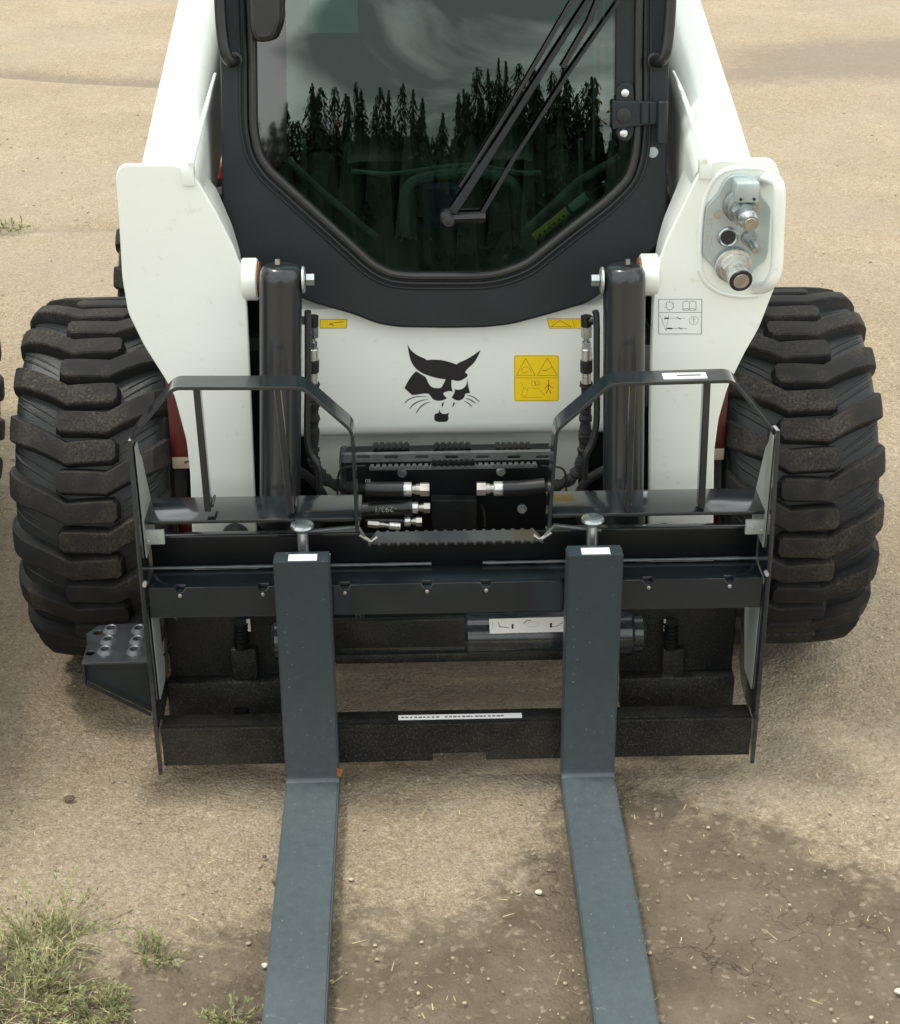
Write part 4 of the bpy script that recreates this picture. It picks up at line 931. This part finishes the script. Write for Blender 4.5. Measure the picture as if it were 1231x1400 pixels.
basket([(184, 700), (174, 603), (235, 529), (415, 529), (484, 589), (491, 728)], [((268, 530), (284, 700)), ((379, 530), (398, 702))], ((184, 712), (494, 708)))
basket([(749, 722), (759, 588), (835, 524), (1004, 519), (1063, 592), (1057, 692)], [((866, 527), (859, 700)), ((968, 523), (960, 695))], ((752, 706), (1057, 695)))
for pts in (((418, 727), (490, 720), (500, 738)), ((822, 725), (758, 718), (744, 735))):
    g = G(); g.tube([H(*p, -.605) for p in pts], .0045, 8); g.done('brace_rod', SLOT, frame)
gs = G(); pl = YP(-.622).off(.0004)
zz_ = H(940, 521, -.630).z+.0012
gs.box((H(908, 515, -.62).x, -.620, zz_-.0050), (H(968, 515, -.62).x, -.592, zz_+.0008), 0); gs = gs.done('guard_sticker', STICK, frame, smooth=0)
g = G(); g.box((H(925, 515, -.60).x, -.608, zz_+.0008), (H(958, 515, -.60).x, -.602, zz_+.0012), 0); g.done('sticker_print', INK, gs, smooth=0)
g = G(); g.box((-.0, 0, 0), (.001, .001, .001), 0); g.bm.free()
# serrated middle step
g = G(); za = H(620, 736, -.60).z
a_, b_ = H(500, 738, -.61), H(746, 735, -.61)
pz_ = Plane((0, 0, za), (1, 0, 0), (0, 1, 0)); n_ = 19; front = []; back = []
fy, byy = -.612, -.566
for k in range(n_):
    x = a_.x+.008+(b_.x-a_.x-.016)*k/(n_-1); front += [(x-.0045, fy), (x-.003, fy-.006), (x+.003, fy-.006), (x+.0045, fy)]
for k in range(n_-2):
    x = b_.x-.024-(b_.x-a_.x-.048)*k/(n_-3); back += [(x+.0045, byy), (x+.003, byy+.006), (x-.003, byy+.006), (x-.0045, byy)]
g.plate([front+back], pz_, .006, .001)
st1 = g.done('step_tread', STEPM, frame, 'serrated steel step between the guard baskets')
for sgn, q_ in ((1, (500, 738)), (-1, (746, 735))):
    g = G(); p = H(*q_, -.606); g.tube([p+V((-.012*sgn, 0, .012)), p+V((.01*sgn, 0, -.004)), p+V((.024*sgn, 0, .006))], .004, 8); g.done('weld_bead', STEEL, st1)
# side step on the left
stp = G(); zt3 = .318; SP_ = ZP(zt3)
hp_ = [SP_.uv(*q_) for q_ in ((112, 907), (119, 880), (118, 866), (135, 855), (205, 851), (207, 904))]
holes_px = [(152, 862), (190, 862), (148, 877), (188, 877), (144, 891), (184, 891)]
hc = [SP_.uv(*q_) for q_ in holes_px]
for q_ in ((131, 867), (121, 895)):
    pass
hp_ = [(hp_[0][0], hp_[0][1])]+[(u, v) for u, v in hp_[1:]]
hole_r = .0085
stp.plate([hp_]+[ell(u, v, hole_r, hole_r) for u, v in hc]+[ell(*SP_.uv(133.5, 865), .009), ell(*SP_.uv(123, 893), .009)], SP_, .005, .0008)
stp = stp.done('side_step', STEPM, frame, 'small perforated side step bracket')
for u, v in hc:
    g = G(); g.lathe((u, v, zt3), (0, 0, 1), [(-.002, .0185), (.0015, .0165), (.006, .0130), (.008, .0115), (.007, .0092), (-.006, .0088)], 24); g.done('tread_collar', SLOT, stp)
g = G(); yA = hp_[0][1]
za_ = zt3-.006
pl = Plane((hp_[0][0]+.002, 0, 0), (0, 1, 0), (0, 0, 1))
v1_, v2_, v3_ = (hp_[0][0], yA, za_), (hp_[0][0], yA+.004, za_-.048), (-.625, yA+.0, za_-.125)
g.plate([[ (hp_[0][0]+.002, za_-.046), (-.628, za_-.125), (-.628, za_-.118), (hp_[0][0]+.006, za_-.040)]], YP(yA-.001), .004, .0005)
g.box((hp_[0][0], yA, za_-.045), (hp_[0][0]+.004, yA+.08, za_), .001)
g.plate([[(hp_[0][0]+.004, za_), (hp_[0][0]+.004, za_-.045), (-.628, za_-.124), (-.628, za_)]], YP(yA+.014), .004, .0005)
vs = [g.bm.verts.new(p) for p in ((hp_[0][0]+.02, yA+.006, za_), (-.625, yA+.006, za_), (-.625, yA+.03, za_-.06), (-.685, yA+.05, za_-.105))]
g.bm.faces.new(vs)
vs = [g.bm.verts.new(p) for p in ((hp_[0][0]+.004, yA+.08, za_), (hp_[0][0]+.004, yA+.05, za_-.045), (-.625, yA+.06, za_-.125), (-.625, yA+.09, za_))]
g.bm.faces.new(vs); g.done('step_skirt', CAB, stp)
# little strap and wire inside the left side plate
g = G(); g.tube(spl([H(a, b, -.55) for a, b in [(222, 842), (226, 862), (221, 880), (224, 896), (238, 868), (242, 850), (236, 842)]], 6), .002, 6); g.tube(spl([H(a, b, -.55) for a, b in [(218, 845), (222, 865), (214, 885), (218, 900)]], 5), .004, 8); g.done('tie_wire', BLACK, frame)

# ------------------------------------------------------------------ forks
def fork(xc, label, xs, dx=0.):
    top_z = H(xs, 769 if xs < 600 else 760, -.712).z
    f = thing('pallet_fork', label, 'pallet fork', (xc, -.69, 0), 'forks hanging on the carriage')
    w_ = .0555; yf, yb = -.712, -.668; rb = .05
    prof = [(yb, top_z), (yf, top_z)]
    # inside corner between shank and blade is slightly rounded, heel rounded
    prof += [(yf, .062)]+[(yf-.010+.010*math.cos(a), .056-.010*math.sin(a)) for a in (0, .5, 1.0, 1.4)]
    prof += [(-1.2, .044), (-1.75, .020), (-1.84, .014), (-1.845, .006), (-1.84, .002), (-1.2, .0015), (-.72, .0015)]
    prof += [(yb-.03+.03*math.sin(a), .0315-.03*math.cos(a)) for a in (.3, .8, 1.2, 1.57)]
    g = G(); bm = g.bm; R_ = []
    for x_ in (-w_, w_): R_.append([bm.verts.new((xc+x_+dx*0, a, b)) for a, b in prof])
    n = len(prof)
    for j in range(n): bm.faces.new((R_[0][j], R_[0][(j+1) % n], R_[1][(j+1) % n], R_[1][j]))
    e0 = bm.faces.new(R_[0]); e1 = bm.faces.new(R_[1][::-1])
    bmesh.ops.recalc_face_normals(bm, faces=bm.faces[:])
    es = [e for e in e0.edges]+[e for e in e1.edges]
    bmesh.ops.bevel(bm, geom=es, offset=.003, segments=2, affect='EDGES')
    # split the L into the upright shank and the blade
    me = bpy.data.meshes.new('tmp'); bm.to_mesh(me); bm.free()
    for nm, keep in (('shank', 1), ('blade', -1)):
        b2 = bmesh.new(); b2.from_mesh(me)
        bmesh.ops.bisect_plane(b2, geom=b2.verts[:]+b2.edges[:]+b2.faces[:], plane_co=(0, yf-.004, .056), plane_no=(0, .5*keep, .86*keep), clear_inner=True)
        bmesh.ops.holes_fill(b2, edges=[e for e in b2.edges if e.is_boundary])
        m2 = bpy.data.meshes.new(nm); b2.to_mesh(m2); b2.free(); link(nm, m2, FORK, f, smooth=30)
    bpy.data.meshes.remove(me)
    g = G(); g.box((xc-.026, -.706, top_z+.0002), (xc+.030, -.680, top_z+.0010), 0); s = g.done('sticker', STICK, f, smooth=0)
    g = G()
    for k in range(6): g.box((xc-.018+k*.0065, -.697+.001*(k % 2), top_z+.0011), (xc-.013+k*.0065, -.690, top_z+.0013), 0)
    g.done('sticker_print', INKG if False else mat('pale grey print', (.55, .56, .56), .5), s, smooth=0)
    g = G(); o_ = V((xc, -.640, top_z-.015)); k_ = g.lathe(o_, (0, 0, 1), [(-.04, .011), (.045, .011), (.047, .014), (.053, .021), (.058, .0235), (.062, .022), (.064, .018), (.064, 0)], 28); g.done('lock_pin', ZINC, f)
    g = G(); g.box((xc-.040, -.667, top_z-.09), (xc+.040, -.625, top_z-.030), .004); g.done('hook', FORK, f)
    return f
fL = fork(-.2985, 'blue grey pallet fork with a rust chip at its heel, nearer the perforated side step', 408)
fR = fork(.2775, 'blue grey pallet fork without rust, below the coupler block side of the loader', 812)
g = G(); c_ = H(464, 1054, -.715)
g.plate([[tuple(V(YP(-.7128).uv(464+r_*math.cos(a), 1056+1.6*r_*math.sin(a)))) for a, r_ in [(k*.52, rnd.uniform(2.5, 5.5)) for k in range(12)]]], YP(-.7128), .0006); g.done('rust_chip', RUST, fL, smooth=0)

# ------------------------------------------------------------------ neighbouring loader of the same kind (its rear wheel touches the photo's edge)
def copy_tree(o, parent=None):
    c = o.copy(); COL.objects.link(c); c.parent = parent
    for ch in list(o.children): copy_tree(ch, c)
    return c
nb = copy_tree(loader); nb.location = (-2.104, -.545, 0); nb['label'] = 'neighbouring loader cut off by the edge, only a sliver of black tyre showing'

# ------------------------------------------------------------------ gravel, stones, weeds, treeline
_t = bmesh.new(); bmesh.ops.create_icosphere(_t, subdivisions=1, radius=1); ICO = [v.co.copy() for v in _t.verts]; ICF = [[v.index for v in f.verts] for f in _t.faces]; _t.free()
PV, PF = [], []
def pebble(c, r, rr):
    sx, sy_, sz = rr.uniform(.7, 1.3), rr.uniform(.6, 1.1), rr.uniform(.4, .7); a = rr.uniform(0, 6.28); ca, sa = math.cos(a), math.sin(a); n0 = len(PV)
    for p in ICO:
        q = r*(1+rr.uniform(-.18, .18)); x, y = p.x*sx*q, p.y*sy_*q; PV.append((c[0]+x*ca-y*sa, c[1]+x*sa+y*ca, c[2]+p.z*sz*q))
    for f in ICF: PF.append([n0+i for i in f])
rg = random.Random(5); cnt = 0
while cnt < 5200:
    px, py = rg.uniform(-60, 1290), rg.uniform(150, 1420)**1.0
    x, y = gpt(px, py); r = min(.0046, .0011*math.exp(rg.expovariate(1.9)))
    if py > 1130 and rg.random() < .55: cnt += 1; continue
    r = r if py > 500 else r*1.6
    pebble((x, y, -.004+r*.25), r, rg); cnt += 1
me = bpy.data.meshes.new('gravel'); me.from_pydata(PV, [], PF); link('gravel', me, STONE, kind='stuff', smooth=0)
PD = mat('dark brown stone', (.13, .095, .065), .85, var=.3, vscale=60, bump=.4); PW = mat('pale stone', (.52, .47, .39), .8, var=.2, vscale=60)
for (px, py, r, m_, lab) in ((95, 1093, .0085, PD, 'dark brown pebble alone on pale earth in front of the side step'), (377, 1206, .0065, PD, 'small brown pebble against the outer edge of the left fork'), (737, 1221, .006, PW, 'small pale pebble just inside the right fork blade'), (363, 1321, .0055, PW, 'small pale pebble beside the left fork blade near the bottom edge'), (1230, 1357, .007, PW, 'orange tan pebble cut by the lower right border'), (362, 1172, .004, PD, 'tiny dark pebble on pale earth left of the left fork'), (480, 1203, .004, PW, 'tiny pale pebble on the inner side of the left fork')):
    bm = bmesh.new(); x, y = gpt(px, py); t = bmesh.ops.create_icosphere(bm, subdivisions=2, radius=1)
    for v in t['verts']:
        n_ = noise.noise(v.co*1.6+V((px, py, 0))); v.co = V((x+v.co.x*r*1.35*(1+.35*n_), y+v.co.y*r*(1+.35*n_), r*.35+v.co.z*r*.7*(1+.3*n_)))
    me = bpy.data.meshes.new('stone'); bm.to_mesh(me); bm.free(); o = link('stone', me, m_); o['label'] = lab; o['category'] = 'stone'

def leaf(bm, p, d, L_, w_, rr):
    d = d.normalized(); s = d.cross(V((rr.uniform(-1, 1), rr.uniform(-1, 1), rr.uniform(.2, 1)))).normalized()*w_/2
    m_ = p+d*L_*.5+V((0, 0, L_*.06)); q_ = p+d*L_
    a, b, c, e = bm.verts.new(p), bm.verts.new(m_+s), bm.verts.new(q_), bm.verts.new(m_-s)
    bm.faces.new((a, b, c, e))
def weed(name, x, y, rad, hgt, nst, nbl, label, seed, dry=.3):
    rr = random.Random(seed); w0 = thing(name, label, 'weed', (x, y, 0))
    bm = bmesh.new(); bd = bmesh.new()
    for i in range(nst):      # sprawling leafy stems
        a = rr.uniform(0, 6.28); q_ = rr.random()**.6*rad*.55; p = V((x+q_*math.cos(a), y+q_*math.sin(a), -.004)); el = rr.uniform(.15, 1.25)
        a += rr.uniform(-.5, .5); d = V((math.cos(a)*math.cos(el), math.sin(a)*math.cos(el), math.sin(el))); L_ = rr.uniform(.45, 1.05)*hgt; n = 10
        for k in range(n):
            d = (d+V((rr.uniform(-.18, .18), rr.uniform(-.18, .18), rr.uniform(-.16, .08)))).normalized(); q2_ = p+d*L_/n
            if q2_.z < .001: q2_.z = .001
            s = d.cross(V((0, 0, 1))).normalized()*.0006; u_ = V((0, 0, .0006))
            tb_ = bd if rr.random() < dry else bm
            for o_ in (s, u_): tb_.faces.new([tb_.verts.new(v) for v in (p-o_, p+o_, q2_+o_, q2_-o_)])
            for z_ in range(rr.choice((1, 2, 3))):
                leaf(bm, q2_, d+V((rr.uniform(-1, 1), rr.uniform(-1, 1), rr.uniform(-.4, .9))), rr.uniform(.007, .017), rr.uniform(.0026, .0052), rr)
            p = q2_
    for i in range(nbl):      # grass blades
        a = rr.uniform(0, 6.28); q_ = rr.random()**.5*rad; p = V((x+q_*math.cos(a), y+q_*math.sin(a), -.004)); a = rr.uniform(0, 6.28); el = rr.uniform(.2, 1.1)
        d = V((math.cos(a)*math.cos(el), math.sin(a)*math.cos(el), math.sin(el))); L_ = rr.uniform(.25, .6)*hgt; w_ = rr.uniform(.0012, .0026); tb_ = bd if rr.random() < dry else bm
        s = d.cross(V((0, 0, 1))).normalized()*w_/2; m1 = p+d*L_*.5; e1 = p+d*L_*.9+V((math.cos(a)*.1, math.sin(a)*.1, -.12))*L_
        vs = [tb_.verts.new(v) for v in (p-s, p+s, m1+s*.8, m1-s*.8, e1)]; tb_.faces.new(vs[:4]); tb_.faces.new((vs[3], vs[2], vs[4]))
    for b_, nm, m_ in ((bm, 'leaves', GRASSM), (bd, 'dry_stalks', DRYM)):
        me = bpy.data.meshes.new(nm); b_.to_mesh(me); b_.free(); link(nm, me, m_, w0, smooth=0, kind='stuff')
    return w0
x, y = gpt(30, 1372); weed('weed_clump', x, y, .115, .120, 105, 230, 'large sprawling green weed clump in the lower left corner', 1, .5)
x, y = gpt(60, 1290); weed('weed_clump', x, y, .07, .13, 46, 120, 'thin leafy weed stems rising behind the large clump', 12, .45)
x, y = gpt(205, 1308); weed('weed_clump', x, y, .035, .060, 16, 16, 'small green weed tuft between the big clump and the left fork', 2, .15)
x, y = gpt(315, 1398); weed('weed_clump', x, y, .035, .05, 14, 40, 'small pale weed tuft at the bottom edge beside the left fork', 3, .4)
x, y = gpt(140, 1385); weed('weed_clump', x, y, .05, .05, 30, 90, 'low thin weed patch right of the large clump at the bottom', 4, .5)
x, y = gpt(14, 312); weed('weed_clump', x, y, .10, .05, 20, 160, 'tiny flat grass tuft far behind on the track at the left edge', 6, .4)
# litter: dry straw bits
bm = bmesh.new(); rg = random.Random(9)
for i in range(230):
    x, y = gpt(rg.uniform(-20, 1250), rg.uniform(880, 1410)); a = rg.uniform(0, 3.14); L_ = rg.uniform(.006, .03)*(.5 if rg.random() < .7 else 1); w_ = rg.uniform(.0005, .0012); d = V((math.cos(a), math.sin(a), 0)); s = V((-d.y, d.x, 0))*w_
    p = V((x, y, .001)); bm.faces.new([bm.verts.new(v) for v in (p-s, p+s, p+d*L_+s*.5+V((0, 0, .003)), p+d*L_-s*.5+V((0, 0, .003)))])
me = bpy.data.meshes.new('straw_litter'); bm.to_mesh(me); bm.free(); link('straw_litter', me, DRYM, kind='stuff', smooth=0)

# far wood behind the photographer, seen mirrored in the windscreen
bm = bmesh.new(); rg = random.Random(21)
hx = [-60, -19, -15.5, -12, -9, -6.5, -3.8, -1, 1.6, 2.6, 5, 6, 9.5, 12, 16.5, 60]
hz_ = [17, 17.2, 17.6, 18.6, 20.3, 21.8, 20.4, 20.6, 18.6, 19.2, 21.8, 22.4, 23.2, 22.2, 21.0, 20]
for row, (yy, sp, low) in enumerate(((-150, .62, 0), (-156, 1.0, 1.0), (-163, 1.0, 1.6), (-168, .9, 4.5))):
    x = -48
    while x < 48:
        x += sp*rg.uniform(.4, 1.7)
        hh = float(np.interp(x, hx, hz_))-low-rg.choice((0, .3, .8, 1.4, 2.0, 2.6, 3.6))*rg.uniform(.5, 1); wd = rg.uniform(1.2, 2.0); y = yy+rg.uniform(-2, 2); wd *= 1.15
        nlv = int(hh*4.2); sharp = rg.uniform(.75, 1.25)
        rd = rg.random() < .45; ph = rg.uniform(0, 6.28); lean = rg.uniform(-.03, .03)
        for k in range(nlv):
            z = .3+(hh-.3)*k/nlv; q0 = z/hh; rr_ = (wd*(1.25 if rd else 1)*(max(0, 1-q0**3.2)**.55*.62 if rd else (1-q0)**(sharp*.7)))*(1+.30*math.sin(q0*23+ph))*rg.uniform(.6, 1.2)+.05
            for j in range(10):
                a = rg.uniform(0, 6.28); q_ = rr_*rg.uniform(.4, 1.25); c = V((x+q_*.35*math.cos(a)+lean*z, y, z+.30)); e = V((x+lean*z+q_*math.cos(a), y+q_*math.sin(a), z+rg.uniform(-.4, .25))); s = V((-math.sin(a), math.cos(a), 0))*(q_*.08+.07)
                bm.faces.new([bm.verts.new(v) for v in (c, e-s*.8, e+V((0, 0, -.18)), e+s*.8)])
        # trunk and the closed lower growth
        ra, rb_ = [[bm.verts.new((x+r_*math.cos(1.2566*i), y+r_*math.sin(1.2566*i), z_)) for i in range(5)] for r_, z_ in ((wd*1.3, 0), (wd*.22, hh*.8))]
        for i in range(5): bm.faces.new((ra[i], ra[(i+1) % 5], rb_[(i+1) % 5], rb_[i]))
me = bpy.data.meshes.new('far_wood'); bm.to_mesh(me); bm.free(); link('far_wood', me, SPRUCE, kind='stuff', smooth=0)
